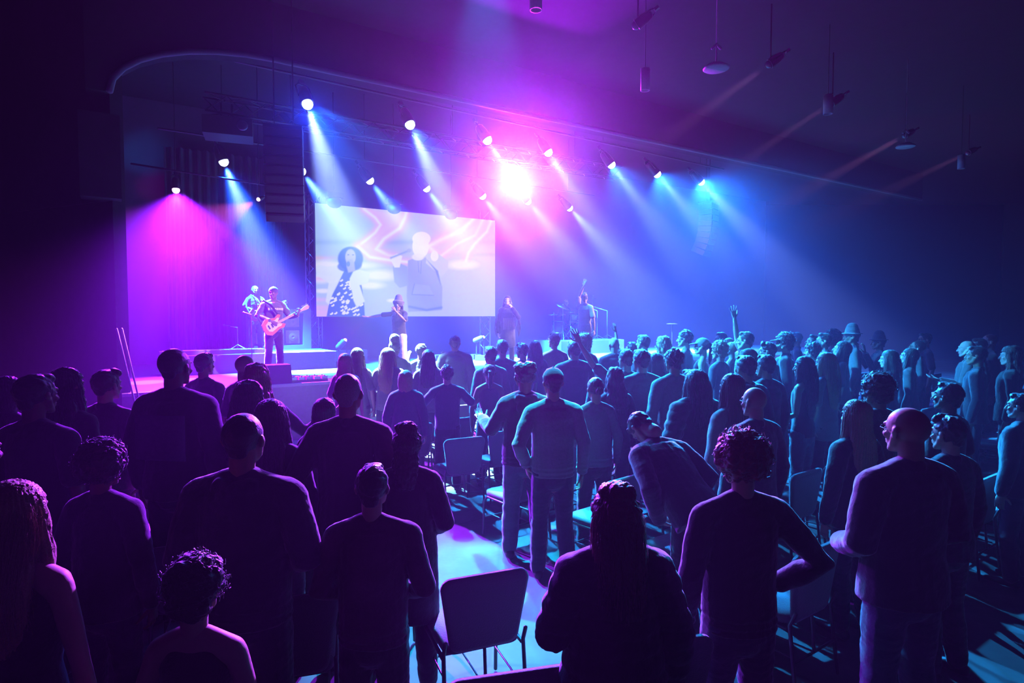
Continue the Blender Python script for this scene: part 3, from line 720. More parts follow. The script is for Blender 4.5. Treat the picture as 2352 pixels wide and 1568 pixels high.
# ================================================================ THE SCREEN
def paint_screen(P):
    """P: (n, 2) picture coordinates on the panel -> rgb (linear)"""
    x, y = P[:, 0], P[:, 1]; n = len(x)
    def C(r, g, b): return np.array([(v / 255.0) ** 2.2 for v in (r, g, b)])
    rgb = np.zeros((n, 3)); t = np.clip((x - 727) / 410, 0, 1)[:, None]; v = np.clip((y - 467) / 260, 0, 1)[:, None]
    rgb[:] = C(176, 214, 250) * (1 - t) + C(200, 208, 252) * t; rgb = rgb * (1 - .25 * v) + C(206, 206, 252) * .25 * v
    def mix(m, c, a=1.0):
        m = np.clip(m * a, 0, 1)[:, None]; rgb[:] = rgb * (1 - m) + c * m
    def soft(d, w): return np.exp(-(d / w) ** 2)
    def seg(pts, w):
        dm = np.full(n, 1e9)
        for (ax, ay), (bx, by) in zip(pts[:-1], pts[1:]):
            q = np.clip(((x - ax) * (bx - ax) + (y - ay) * (by - ay)) / ((bx - ax) ** 2 + (by - ay) ** 2), 0, 1)
            dm = np.minimum(dm, np.hypot(x - ax - q * (bx - ax), y - ay - q * (by - ay)))
        return soft(dm, w)
    def poly(pts, e=1.0):
        ins = np.zeros(n, bool); dm = np.full(n, 1e9); k = len(pts)
        for i in range(k):
            (ax, ay), (bx, by) = pts[i], pts[(i + 1) % k]
            c = ((ay > y) != (by > y)) & (x < (bx - ax) * (y - ay) / (by - ay + 1e-9) + ax); ins ^= c
            q = np.clip(((x - ax) * (bx - ax) + (y - ay) * (by - ay)) / ((bx - ax) ** 2 + (by - ay) ** 2 + 1e-9), 0, 1)
            dm = np.minimum(dm, np.hypot(x - ax - q * (bx - ax), y - ay - q * (by - ay)))
        return np.clip(.5 + np.where(ins, dm, -dm) / e, 0, 1)
    def ell(cx, cy_, rx, ry, e=.12): return np.clip((1 + e / 2 - np.hypot((x - cx) / rx, (y - cy_) / ry)) / e, 0, 1)
    W = C(255, 252, 255); PK = C(250, 196, 222); RD = C(252, 150, 170)
    mix(soft(y - 556, 6), C(150, 188, 238), .7); mix(soft(y - 584, 5) * (x > 1000), C(168, 186, 240), .6)
    # streaks of light
    mix(poly([(832, 474), (930, 487), (922, 512), (915, 520), (880, 545), (868, 570), (880, 590), (850, 580), (822, 568), (850, 542), (868, 520), (856, 500)], 18), C(246, 214, 246), .9)
    for L, w in (([(836, 480), (862, 500), (874, 516), (862, 534), (840, 552), (822, 566)], 5), ([(934, 486), (930, 500), (918, 524), (882, 548), (864, 572), (890, 586), (905, 590)], 6),
                 ([(822, 566), (850, 590), (900, 598), (960, 604)], 5), ([(1090, 500), (1060, 530), (1010, 552), (985, 566), (1000, 580)], 7), ([(1110, 503), (1092, 540), (1050, 560), (1010, 590)], 5),
                 ([(1128, 508), (1118, 532), (1090, 560), (1076, 580), (1070, 600)], 5)):
        mix(seg(L, w * 2.3), PK, .85); mix(seg(L, w * 1.2), RD, .25); mix(seg(L, w * .75), W, 1)
    mix(poly([(1000, 552), (1060, 530), (1105, 500), (1128, 508), (1098, 545), (1075, 590), (1010, 600), (985, 575)], 16), C(248, 222, 246), .45)
    for cx, cy_, rx, ry in ((870, 632, 40, 12), (850, 655, 30, 8), (745, 610, 30, 14), (1060, 608, 32, 10), (742, 668, 18, 5), (738, 640, 20, 10), (900, 690, 10, 4), (800, 610, 60, 8)):
        mix(ell(cx, cy_, rx, ry, .9), W, .9)
    for yy in (592, 640, 688, 706, 716): mix(soft(y - yy, 5) * np.clip((790 - x) / 60, 0, 1), PK, .7)
    mix(np.clip((y - 690) / 40, 0, 1) * np.clip((785 - x) / 20, 0, 1), C(250, 190, 215), .8)
    # woman singing at the left
    HB = C(20, 96, 160); FC = C(196, 190, 228); DR = C(52, 110, 196); JK = C(236, 246, 255)
    mix(poly([(750, 727), (757, 690), (772, 655), (786, 630), (796, 612), (812, 616), (828, 640), (836, 690), (838, 727)], 2), DR)
    r = np.random.RandomState(4)
    for _ in range(70):
        a, c = r.uniform(757, 832), r.uniform(640, 725); mix(ell(a, c, 2.6, 1.8, .5) + ell(a + 3, c - 2, 2, 2.4, .5), W, .95)
    mix(poly([(727, 607), (752, 612), (780, 608), (790, 622), (776, 652), (764, 675), (755, 700), (748, 692), (755, 650), (740, 640), (727, 632)], 3), JK, .9)
    mix(poly([(803, 640), (812, 622), (824, 618), (850, 626), (845, 650), (826, 655), (838, 692), (820, 707), (812, 690)], 3), JK)
    mix(ell(805, 594, 29, 28, .14), HB); mix(ell(797, 612, 22, 12, .2), HB, .9); mix(ell(817, 608, 14, 12, .3), HB, .9)
    mix(ell(805, 590, 12, 18, .2), FC); mix(poly([(796, 598), (808, 594), (814, 604), (816, 622), (800, 626), (796, 612)], 3), C(176, 178, 226)); mix(ell(800, 606, 4, 6, .3), C(90, 130, 190))
    for ex in (800, 811): mix(ell(ex, 585, 2.4, 1.3, .4), C(80, 110, 170))
    # man singing at the right
    HD = C(160, 178, 232); HS = C(96, 136, 220); HL = C(206, 214, 250)
    mix(poly([(937, 598), (960, 590), (985, 592), (1003, 612), (1016, 660), (1015, 712), (938, 716), (934, 680), (936, 640)], 2), HD)
    mix(poly([(902, 612), (917, 604), (936, 612), (938, 655), (918, 661), (906, 648)], 2), C(160, 184, 238)); mix(poly([(980, 584), (1000, 578), (1030, 600), (1028, 620), (1014, 636), (1004, 626), (978, 604)], 2), HL)
    mix(poly([(980, 596), (1006, 622), (1012, 654), (1000, 622)], 3), HS); mix(seg([(940, 704), (980, 712), (1014, 706)], 3), HS, .8)
    mix(poly([(952, 652), (986, 656), (996, 678), (946, 676)], 2), C(174, 190, 236), .7); mix(seg([(952, 652), (946, 676), (996, 678)], 1.2), HS, .6)
    for L in ([(960, 600), (962, 625)], [(968, 600), (966, 628)]): mix(seg(L, 1), HS, .6)
    mix(ell(966, 566, 19, 26, .1), W); mix(ell(968, 548, 21, 16, .12), C(252, 248, 255)); mix(ell(960, 590, 14, 8, .3), C(250, 246, 252), .9)
    mix(poly([(899, 600), (900, 588), (912, 582), (924, 588), (918, 614), (906, 614)], 2), W); mix(seg([(898, 592), (938, 576)], 2.4), C(150, 180, 236)); mix(ell(940, 575, 5, 4.5, .3), C(170, 190, 240))
    mix(ell(998, 588, 9, 12, .2), W, .9)
    return np.clip(rgb, 0, 1)
SC = [at_v(727, 727.5, 15.7), at_v(1134, 725.5, 15.7), at_v(1137, 506, 15.7), at_v(727, 467, 15.7)]
su0, su1 = uv(SC[0])[0], uv(SC[2])[0]; sz0 = (SC[0].z + SC[1].z) / 2; sz1 = (SC[2].z + SC[3].z) / 2
nu, nv = 400, 230
us = np.linspace(su0, su1, nu + 1); zs = np.linspace(sz0, sz1, nv + 1)
U, Z = np.meshgrid(us, zs); U = U.ravel(); Z = Z.ravel()
Xw = CT * U - ST * 15.7; Yw = ST * U + CT * 15.7
PX = 727 + 0 * Xw; dep = Yw
cP, sP = math.cos(PITCH), math.sin(PITCH)
yc = Yw * cP - (Z - CAM.z) * sP; zc = Yw * sP + (Z - CAM.z) * cP
PXY = np.stack([1176 + F * Xw / yc, 784 - F * zc / yc], 1)
me = bpy.data.meshes.new('picture'); idx = np.arange((nu + 1) * (nv + 1)).reshape(nv + 1, nu + 1)
fs = np.stack([idx[:-1, :-1], idx[:-1, 1:], idx[1:, 1:], idx[1:, :-1]], -1).reshape(-1, 4)
me.from_pydata(np.stack([Xw, Yw, Z], 1).tolist(), [], fs.tolist())
ca_ = me.color_attributes.new('picture', 'FLOAT_COLOR', 'POINT'); cc = np.ones((len(U), 4), np.float32); cc[:, :3] = paint_screen(PXY)
ca_.data.foreach_set('color', cc.ravel()); me.update()
m = bpy.data.materials.new('led_picture'); m.use_nodes = True; nt = m.node_tree; nt.nodes.clear()
at = nt.nodes.new('ShaderNodeAttribute'); at.attribute_name = 'picture'; em = nt.nodes.new('ShaderNodeEmission'); em.inputs[1].default_value = SCREEN_S; oo = nt.nodes.new('ShaderNodeOutputMaterial')
nt.links.new(at.outputs['Color'], em.inputs[0]); nt.links.new(em.outputs[0], oo.inputs[0])
root = thing('video_screen', 'large bright video screen showing two singers, at the back of the stage', 'screen', S((su0 + su1) / 2, 15.7, sz0), TH)
bpy.context.view_layer.update()
o = link('picture', me, m); o.parent = root; o.matrix_parent_inverse = root.matrix_world.inverted()
b = MB(); hw = (su1 - su0) / 2; hh = sz1 - sz0
b.box((-hw - .02, .012, -.02), (hw + .02, .14, hh + .02)); link('casing', b.mesh('casing', False), BLACKP(), root)
def truss_bits(b, p, q, w=.3, step=.35, r=.022, r2=.011):
    """square box truss between two points"""
    p = Vector(p); q = Vector(q); d = q - p; L = d.length; d.normalize()
    a = Vector((0, 0, 1)) if abs(d.z) < .9 else Vector((1, 0, 0)); a = (a - d * a.dot(d)).normalized(); c = d.cross(a)
    cs = [(a * i + c * j) * (w / 2) for i, j in ((-1, -1), (1, -1), (1, 1), (-1, 1))]
    for k in cs: b.tube([p + k, q + k], r, n=8)
    n = max(2, int(L / step))
    for i in range(n):
        t0, t1 = p + d * (L * i / n), p + d * (L * (i + 1) / n)
        for j in range(4):
            A, B = cs[j], cs[(j + 1) % 4]
            b.tube([t0 + (A if i % 2 else B), t1 + (B if i % 2 else A)], r2, n=5, caps=False)
def post(name, p, q, label, cat, w=.3, group=None, m=None):
    b = MB(); truss_bits(b, p, q, w); o = link(name, b.mesh(name), m or CHROME()); tag(o, label, cat, group); return o
post('truss_tower', S(su0 + .05, 16.10, Z_RIS), S(su0 + .05, 16.10, sz1 + .3), 'upright metal truss tower behind the left edge of the video screen', 'truss')
post('truss_tower', S(su1 - .15, 16.05, Z_ST), S(su1 - .15, 16.05, sz1 + .3), 'upright metal truss tower behind the right edge of the video screen', 'truss')
# ================================================================ RIGGING AND LAMPS
def local_frame(p, d):
    q = Vector(d).normalized().to_track_quat('-Z', 'Y'); return q.to_euler()
def make_fixture(kind):
    key = ('fix', kind)
    if key in CACHE: return CACHE[key]
    h = MB(); l = MB(); y = MB(); c = MB(); r = .10 if kind != 'star' else .17
    h.lathe([(r * .55, .34), (r * .9, .30), (r * 1.15, .16), (r * 1.2, 0), (r * 1.25, -.02), (r * 1.1, -.03), (r * 1.05, .0), (.001, .002)], 20)
    l.ball((0, 0, -.045), (r * .98, r * .98, r * .95), 18)
    k = r * 1.35
    y.tube([(-k, 0, .12), (-k, 0, .36), (-k * .6, 0, .42), (k * .6, 0, .42), (k, 0, .36), (k, 0, .12)], [(.012, .018)] * 6, n=6)
    c.box((-.04, -.03, .42), (.04, .03, .52))
    CACHE[key] = [h.mesh('housing'), l.mesh('lens'), y.mesh('yoke'), c.mesh('clamp', False)]; return CACHE[key]
def fixture(p, d, label, lens_mat, kind='par', scale=1.0, group=None, name='stage_light'):
    o = thing(name, label, 'stage light', p, 0, group); o.rotation_euler = local_frame(p, d); o.scale = (scale,) * 3
    hm, lm, ym, cm = make_fixture(kind)
    link('housing', hm, BLACKM(), o); link('lens', lm, lens_mat, o); link('yoke', ym, BLACKM(), o); link('clamp', cm, BLACKM(), o)
    return o
def pipe(name, p, q, r, label, cat='pipe'):
    b = MB(); b.tube([p, q], r, n=10); return tag(link(name, b.mesh(name), BLACKM()), label, cat)
GL = glow('lamp_glass_blue', (.62, .85, 1.0), 9.0); GM = glow('lamp_glass_magenta', (1.0, .45, 1.0), 8.0); GS = glow('lamp_glass_white', (1, .92, 1), 60.0); GP = glow('lamp_glass_pink', (1, .5, .6), 5.0)
OFFG = mat('dark_lamp_glass', (.05, .05, .06), .15)
ordw = ['first', 'second', 'third', 'fourth', 'fifth', 'sixth', 'seventh']
for rn, row, vv in (('upper', ROW1, V1), ('lower', ROW2, V2)):
    z = 0
    for i, (x, y) in enumerate(row):
        p, d = LAMP_POS[(rn, i)]
        fixture(p, d, 'lit blue-white spotlight, %s from the left in the %s row over the stage' % (ordw[i], rn), GL, group='%s row of spotlights' % rn)
        z = p.z
    a = at_v(*row[0], vv); e = at_v(*row[-1], vv); up = Vector((0, 0, .46)); dd = (e - a).normalized()
    pipe('lighting_pipe', a - dd * 1.2 + up, e + dd * 1.0 + up, .024, 'long thin dark pipe carrying the %s row of spotlights' % rn)
    for k in range(4):
        q = a.lerp(e, k / 3) + up; b = MB(); b.tube([q, Vector((q.x, q.y, CZ))], .008, n=5)
        tag(link('hanging_cable', b.mesh('cable'), BLACKM()), 'thin drop cable holding the pipe of the %s spotlight row' % rn, 'cable', 'drop cables of the %s pipe' % rn)
# box truss along the stage, the projector and the line arrays
ta, tb = at_v(470, 238, 12.6), at_v(1420, 402, 12.6); tb.z = ta.z
post('lighting_truss', ta, tb, 'long dark box truss running above the front of the stage', 'truss', .32, m=BLACKM())
for f in (.15, .5, .85):
    q = ta.lerp(tb, f); b = MB(); b.tube([q + Vector((0, 0, .16)), Vector((q.x, q.y, CZ))], .01, n=5)
    tag(link('hanging_cable', b.mesh('cable'), BLACKM()), 'thin drop cable holding the box truss', 'cable', 'drop cables of the box truss')
fixture(STAR, CAM - STAR, 'dazzling white-magenta moving light aimed straight at the audience', GS, 'star', 1.0)
p = STAR + Vector((0, 0, .52)); 
pipe('lighting_pipe', p + S(-.9, .0), p + S(1.2, .0), .024, 'short pipe above the dazzling magenta light')
fixture(MAGL, S(0, -.5, -2), 'small magenta lamp with fanned beams, at the left end of the stage', GM, 'par', .75)
fixture(PINKL, at_v(480, 520, 13.0) - PINKL, 'tiny pink lamp beside the left speaker stack', GP, 'par', .4)
pipe('lighting_pipe', MAGL + S(-.8, 0, .42), PINKL + S(.3, .6, .42), .02, 'dark pipe over the left end of the stage')
def strut(p, q, label):
    b = MB(); b.tube([p, q], .01, n=5); tag(link('hanging_cable', b.mesh('cable'), BLACKM()), label, 'cable')
strut(PINKL + Vector((0, 0, .05)), Vector((PINKL.x, PINKL.y, CZ)), 'short cable holding the tiny pink lamp')
strut(MAGL + S(0, 0, .42), Vector((MAGL.x, MAGL.y, CZ)) + S(0, 0, 0), 'thin cable above the fanned magenta lamp')
# uplights standing on the deck
def uplight(p, tgt, label, lens):
    o = thing('uplight', label, 'stage light', Vector((p.x, p.y, Z_ST)), 0)
    b = MB(); b.box((-.14, -.14, 0), (.14, .14, .14)); link('base', b.mesh('base', False), BLACKP(), o)
    b = MB(); h = p.z - Z_ST
    for k in (1, -1): b.tube([(k * .10, 0, .13), (k * .10, 0, h)], .016, n=6)
    link('yoke', b.mesh('yoke'), BLACKM(), o)
    d = (tgt - p).normalized(); b = MB(); b.tube([-d * .14, d * .03], .075, n=14); b.xf(Matrix.Translation((0, 0, h))); link('housing', b.mesh('housing'), BLACKP(), o)
    b = MB(); b.ball(Vector((0, 0, h)) + d * .085, .045, 14); link('lens', b.mesh('lens'), lens, o)
for (p, t), lb in zip(UPL, ('small pink uplight on the deck, left of the singer in white trousers', 'small pink uplight on the deck between screen and singer in fringed jacket')): uplight(p, t, lb, GP)
# unlit round lamp heads in front of the top edge of the screen
for i, (x, y) in enumerate(((768, 462), (905, 476), (1036, 490))):
    p = at_v(x, y, 14.9); o = thing('moving_head_lamp', 'unlit rounded lamp head at the top edge of the screen, %s of three' % ('leftmost', 'middle one', 'rightmost')[i], 'stage light', p, TH, 'unlit lamp heads over the screen')
    b = MB(); b.ball((0, 0, -.02), (.19, .16, .15), 20); link('housing', b.mesh('housing'), BLACKP(), o)
    b = MB(); b.box((-.2, -.12, .08), (.2, .12, .20)); link('base', b.mesh('base', False), BLACKP(), o)
    b = MB(); b.tube([(0, 0, .2), (0, 0, CZ - p.z)], .012, n=6); link('cable', b.mesh('cable'), BLACKM(), o)
# projector under the truss
p = at_v(525, 297, 12.6); o = thing('projector', 'dark projector hanging under the truss, upper left', 'projector', p, TH - .2)
b = MB(); b.box((-.42, -.3, -.17), (.42, .3, .15)); b.tube([(-.36, -.25, .12), (.36, -.25, .12)], .05, n=8); link('housing', b.mesh('housing', False), BLACKP(), o)
b = MB(); b.lathe([(.10, 0), (.10, .08), (.08, .1), (.001, .1)], 16, (.25, -.3, 0), axis=(0, -1, 0)); link('lens', b.mesh('lens'), OFFG, o)
b = MB()
for k in (-.12, .06): b.tube([(k, 0, .15), (k, 0, .45)], .025, n=8)
b.box((-.25, -.2, .15), (.2, .2, .19)); link('bracket', b.mesh('bracket', False), BLACKM(), o)
# line arrays
def line_array(p, rz, label, n=9, w=.62, h=.165, curve=4.2, top=0.5):
    o = thing('line_array_speaker', label, 'loudspeaker', p, rz); a = math.radians(-3); y = 0; z = 0
    b = MB(); b.box((-w / 2, -.25, 0), (w / 2, .2, .06)); b.tube([(-.15, 0, .05), (-.15, 0, CZ - p.z)], .012, n=6); b.tube([(.15, 0, .05), (.15, 0, CZ - p.z)], .012, n=6); link('rigging_frame', b.mesh('frame', False), BLACKM(), o)
    for i in range(n):
        R = Matrix.Translation((0, y, z)) @ Matrix.Rotation(a, 4, 'X')
        b = MB(); b.box((-w / 2, -.22, -h), (w / 2, .18, -.012)); b.xf(R); c = link('cabinet', b.mesh('cabinet', False), BLACKP(), o)
        b = MB(); b.box((-w / 2 + .03, -.232, -h + .015), (w / 2 - .03, -.22, -.027)); b.xf(R)
        link('grille', b.mesh('grille', False), mat('speaker_grille', (.03, .03, .035), .5, .3, bump=.6, scale=220), c)
        y += -h * math.sin(-a) * 0 + h * math.sin(a) * 1.0 * -1 * 0 + h * math.sin(-a) * -1 * 0; d = R.to_3x3() @ Vector((0, 0, -h)); y += d.y; z += d.z
        a += math.radians(curve * (.4 + i / n))
    return o
p = at_v(652, 304, 10.7); line_array(p, TH - .30, 'big dark curved stack of speakers hanging left of the screen', 10, .60, .142, 4.0)
p = at_v(1626, 470, 12.3); line_array(p, TH + .35, 'distant curved stack of speakers hanging at the right', 9, .60, .165, 4.6)
# house spotlights on the ceiling that throw thin warm beams, and pendants
for i, (p, q) in enumerate(FOH):
    fixture(p, q - p, 'small ceiling spotlight with a faint warm beam, %s of five from the left' % ordw[i], OFFG, 'par', .7, 'ceiling spotlights with warm beams')
    b = MB(); b.tube([p + Vector((0, 0, .1)), Vector((p.x, p.y, CZ))], .014, n=6); tag(link('drop_pole', b.mesh('pole'), BLACKM()), 'thin pole above the %s ceiling spotlight' % ordw[i], 'pole', 'poles of the ceiling spotlights')
WHT = mat('white_enamel', (.5, .5, .5), .4)
for i, (x, y, D, wd, hg) in enumerate(((1482, 183, 9.5, .14, .33), (1902, 240, 11.5, .17, .35), (2208, 372, 14.5, .15, .32), (1231, -6, 7.5, .15, .3))):
    p = at_d(x, y, D); o = thing('pendant_light', ['unlit white cylinder pendant above the right part of the stage', 'unlit white cylinder pendant where a warm beam begins', 'small unlit cylinder pendant near the far right wall', 'unlit pendant cut off by the top edge of the picture'][i], 'pendant light', p, 0, 'cylinder pendants')
    b = MB(); b.lathe([(.001, hg / 2), (wd / 2, hg / 2), (wd / 2, -hg / 2), (wd * .42, -hg / 2), (wd * .40, -hg / 2 + .03), (.001, -hg / 2 + .03)], 20); link('lamp_shade', b.mesh('shade'), WHT, o)
    b = MB(); b.tube([(0, 0, hg / 2), (0, 0, CZ - p.z)], .006, n=5); link('cord', b.mesh('cord'), BLACKM(), o)
for i, (x, y, D) in enumerate(((1645, 155, 9.0), (2080, 335, 13.0))):
    p = at_d(x, y, D); o = thing('ceiling_speaker', ['round white disc speaker hung below a bracket, upper right', 'small round disc speaker hung by the far right warm beam'][i], 'speaker', p)
    b = MB(); b.lathe([(.001, .05), (.10, .05), (.18, .0), (.185, -.02), (.17, -.03), (.001, -.03)], 24); link('housing', b.mesh('housing'), WHT, o)
    b = MB(); b.tube([(0, 0, .04), (0, 0, .30)], .01, n=6); b.tube([(-.06, 0, .27), (0, 0, .33), (.06, 0, .27)], [(.02, .02)] * 3, n=8); b.tube([(0, 0, .3), (0, 0, CZ - p.z)], .006, n=5); link('bracket', b.mesh('bracket'), WHT, o)
# stage front speaker, pedal board, amplifier, keyboard, stands
def simple(name, label, cat, p, rz, parts):
    o = thing(name, label, cat, p, rz)
    for pn, mb, m_ in parts: link(pn, mb.mesh(pn, pn in ('stand', 'pole', 'rim')), m_, o)
    return o
p = at_z(640, 884, Z_ST); vv = uv(p)[1]; p = S(uv(p)[0] - .05, V_LIP + .32, Z_ST)
a = MB(); a.prism([(-.0, 0), (.5, 0), (.42, .34), (.12, .34)], 0, .62); a.xf(Matrix.Rotation(math.radians(90), 4, 'Z') @ Matrix.Translation((-.25, -.31, 0))); g = MB(); g.box((-.27, .15, .04), (.27, .17, .3))
simple('stage_monitor', 'dark wedge monitor on the stage edge in front of the guitarist', 'speaker', p, TH, [('housing', a, BLACKP()), ('grille', g, mat('speaker_grille', (.03, .03, .035), .5))])
p = at_z(690, 876, Z_ST); p = S(uv(p)[0] + .12, V_LIP + .30, Z_ST); o = thing('pedal_board', 'pedalboard crowded with shiny effect pedals on the stage edge', 'pedalboard', p, TH)
a = MB(); a.box((-.33, -.16, 0), (.33, .16, .05)); link('base', a.mesh('base', False), BLACKM(), o)
for i in range(10):
    a = MB(); x = -.28 + (i % 5) * .14; yv = -.08 if i < 5 else .08; a.box((x - .05, yv - .06, .05), (x + .05, yv + .06, .10)); a.tube([(x, yv - .03, .10), (x, yv - .03, .115)], .012, n=8)
    link('pedal', a.mesh('pedal', False), mat('pedal_%d' % (i % 3), ((.7, .7, .7), (.5, .5, .55), (.3, .2, .35))[i % 3], .25, .6), o)
au = uv(at_v(645, 760, 15.4))[0]; p = S(au, 15.4, Z_RIS); o = thing('amplifier', 'wide pale amplifier case with dark window and red panels behind the guitarist', 'amplifier', p, TH)
a = MB(); W_, H_ = .72, .98
for bx in (((-W_, 0, 0), (W_, .4, .1)), ((-W_, 0, H_ - .1), (W_, .4, H_)), ((-W_, 0, .1), (-W_ + .1, .4, H_ - .1)), ((W_ - .18, 0, .1), (W_, .4, H_ - .1)), ((-.06, 0, .1), (.06, .4, H_ - .1))): a.box(*bx)
a.box((-W_, .36, .1), (W_, .40, H_ - .1)); link('case', a.mesh('case', False), mat('pale_case', (.22, .22, .26), .5), o)
for x0, x1, z0, z1 in ((-.56, -.12, .14, .40), (-.56, -.12, .50, .80), (.14, .46, .14, .46), (.14, .46, .54, .82)):
    a = MB(); a.box((x0, .1, z0), (x1, .3, z1)); c = (x0 + x1) / 2; a.lathe([(.09, 0), (.10, .02), (.04, .03), (.001, .01)], 16, (c, .1, (z0 + z1) / 2), axis=(0, -1, 0)); link('panel', a.mesh('panel', False), mat('red_panel', (.55, .10, .06), .5), o)
kp = S(uv(at_v(490, 806, 14.4))[0], 14.45, Z_RIS); 
a = MB(); a.box((-1.0, -.2, .0), (1.0, .2, .09)); k2 = MB()
for i in range(40): k2.box((-.96 + i * .048, -.19, .09), (-.96 + i * .048 + .042, -.04, .102))
simple('keyboard', 'long flat keyboard lying on the platform at the left, catching cyan light', 'keyboard', kp, TH, [('housing', a, mat('keyboard_shell', (.3, .3, .33), .3)), ('keys', k2, mat('piano_key', (.7, .7, .7), .3))])
def mic_stand(p, h, label, boom=None, group=None):
    a = MB(); a.tube([(0, 0, .04), (0, 0, h)], .012, n=8); l = [MB() for _ in range(3)]
    o = thing('microphone_stand', label, 'microphone stand', p, 0, group)
    link('pole', a.mesh('pole'), CHROME(), o)
    for i in range(3):
        t = i * 2.094; l[i].tube([(0, 0, .16), (.28 * math.cos(t), .28 * math.sin(t), .012)], .010, n=6); link('leg', l[i].mesh('leg'), CHROME(), o)
    a = MB(); e = Vector(boom) if boom else Vector((0, .06, .05)); a.tube([Vector((0, 0, h)), Vector((0, 0, h)) + e], .009, n=6); link('boom', a.mesh('boom'), CHROME(), o)
    a = MB(); q = Vector((0, 0, h)) + e; dd = e.normalized(); a.tube([q, q + dd * .12], [.012, .018], n=8); a.ball(q + dd * .15, .028, 10); link('microphone', a.mesh('microphone'), BLACKP(), o)
    return o
mic_stand(S(uv(at_v(591, 830, 13.2))[0] - .1, 13.2, Z_ST), 1.25, 'microphone stand just left of the guitarist', (-.12, .1, .02))
mic_stand(S(uv(at_v(549, 780, 14.9))[0], 15.1, Z_RIS), .55, 'short microphone stand above the left platform', (-.16, 0, .03))
mic_stand(S(uv(at_v(1367, 740, 15.3))[0], 15.2, ZD), .95, 'thin upright stand at the right of the drums, left of two', (-.1, .1, .05), 'stands right of the drums')
mic_stand(S(uv(at_v(1390, 740, 15.4))[0], 15.3, ZD), .95, 'thin upright stand at the right of the drums, right of two', (-.25, .1, .08), 'stands right of the drums')
# small boxes on the deck
for i, (x, y, v_, w_, h_, lb) in enumerate(((1010, 800, 14.9, .18, .16, 'small black floor box with tiny lights, below the middle of the screen'), (1092, 800, 14.8, .12, .14, 'small black floor box right of the screen centre'), (805, 815, 15.2, .4, .35, 'low black case on the deck beside the pink uplight'))):
    p = S(uv(at_v(x, y, v_))[0], v_, Z_ST); a = MB(); a.box((-w_, -.12, 0), (w_, .12, h_)); g = MB()
    for k in range(3): g.ball((-w_ * .5 + k * w_ * .5, -.125, h_ * .7), .012, 6)
    simple('floor_box', lb, 'stage box', p, TH, [('housing', a, BLACKP()), ('indicator', g, glow('indicator', (1, .7, .5), 1.5))])
for i, (x, y0, y1) in enumerate(((0, 755, 890), (12, 755, 892))):
    a = MB(); p0 = at_v(268 + x, y0, 10.9); p1 = at_v(301 + x, y1, 10.6); b2 = p1 + (p1 - p0) * ((p1.z - .02) / (p0.z - p1.z)); a.tube([p0, b2], .014, n=8)
    tag(link('pole', a.mesh('pole'), mat('pale_pole', (.5, .5, .55), .4)), 'thin pale pole leaning at the left end of the stage, %s of two' % ('left', 'right')[i], 'pole', 'leaning poles')
p = at_d(1544, 744, 14.5); a = MB(); a.lathe([(.001, .012), (.06, .02), (.14, .0), (.06, .012), (.001, .006)], 20); st = MB(); st.tube([(0, 0, 0), (0, 0, Z_ST - p.z)], .01, n=6)
simple('cymbal', 'lone bright cymbal on a thin stand, right of the drums', 'cymbal', p, 0, [('plate', a, mat('brass', (.8, .6, .3), .25, 1.0)), ('stand', st, CHROME())])
# ================================================================ THE BAND
def to_world(root, v): return root.matrix_world @ Vector(v)
def mic_in_hand(root, label, k=1, pos=(.0, .27, 1.50), d=(0, -.55, .55)):
    bpy.context.view_layer.update()
    p = to_world(root, (k * pos[0], pos[1], pos[2])); dd = (root.matrix_world.to_3x3() @ Vector((k * d[0], d[1], d[2]))).normalized()
    o = thing('microphone', label, 'microphone', p); a = MB(); a.tube([-dd * .12, dd * .06], [.012, .019], n=10); link('handle', a.mesh('handle'), BLACKP(), o)
    a = MB(); a.ball(dd * .085, .027, 12); link('head', a.mesh('head'), mat('mic_mesh', (.5, .5, .5), .4, .9, bump=.5, scale=300), o); return o
WHT_P = ('bright_white', (1.8, 1.7, 1.6)); 
stg = dict(zbase=Z_ST, fine=1)
def on_stage(x, ytop, yfeet, zb):           # distance from where the feet stand
    q = at_z(x, yfeet, zb); return q.y
g1 = person(627, 660, 12.6, 'guitarist in grey lettered sweatshirt and backwards cap on the left of the stage', 'm', hair='buzz', top='sweater', tc=('stage_grey', (.30, .27, .26)),
            bc=('black_jean', (.03, .03, .035)), skin='brown', arms=('strum', 'fret'), yaw=-142, head=(-38, -4, 0), hat=('capback', 'grey', (.3, .3, .32)), **stg)
g2 = person(586, 656, 13.8, 'bald bass player in black t-shirt and glasses behind the guitarist', 'm', hair='tiny', top='tee', tc=('black', (.02, .02, .025)), bc=('black_jean', (.03, .03, .035)),
            skin='dark', arms=('strum', 'fret'), yaw=-128, head=(-8, 6, 0), glasses=True, zbase=Z_RIS, fine=1)
s1 = person(915, 684, 12.3, 'singer in dark t-shirt, white trousers and bucket hat, one arm stretched out', 'f', hair='dreads', top='tee', tc=('slate', (.07, .08, .11)), bottom='wide', bc=WHT_P,
            skin='tan', arms=('side', 'mic'), yaw=180, turn=-14, head=(0, 8, 0), hat=('bucket', 'grey', (.25, .24, .27)), **stg)
s2 = person(1165, 680, 14.2, 'long-haired singer in black fringed jacket with microphone, right of the screen', 'f', hair='long', top='coat', tc=('black', (.02, .02, .025)), bc=('black_jean', (.03, .03, .035)), bottom='tight',
            skin='light', arms=('down', 'mic'), yaw=-160, head=(-28, 14, 0), strand=3, **stg)
s3 = person(1343, 672, 14.6, 'man in long pale t-shirt with one hand stretched straight up beside the drums', 'm', hair='short', top='long', tc=('pale', (.7, .58, .58)), bc=('black_jean', (.03, .03, .035)), bottom='tight',
            skin='light', arms=('down', 'upin'), yaw=0, turn=-30, head=(0, 16, 0), w=.9, **stg)
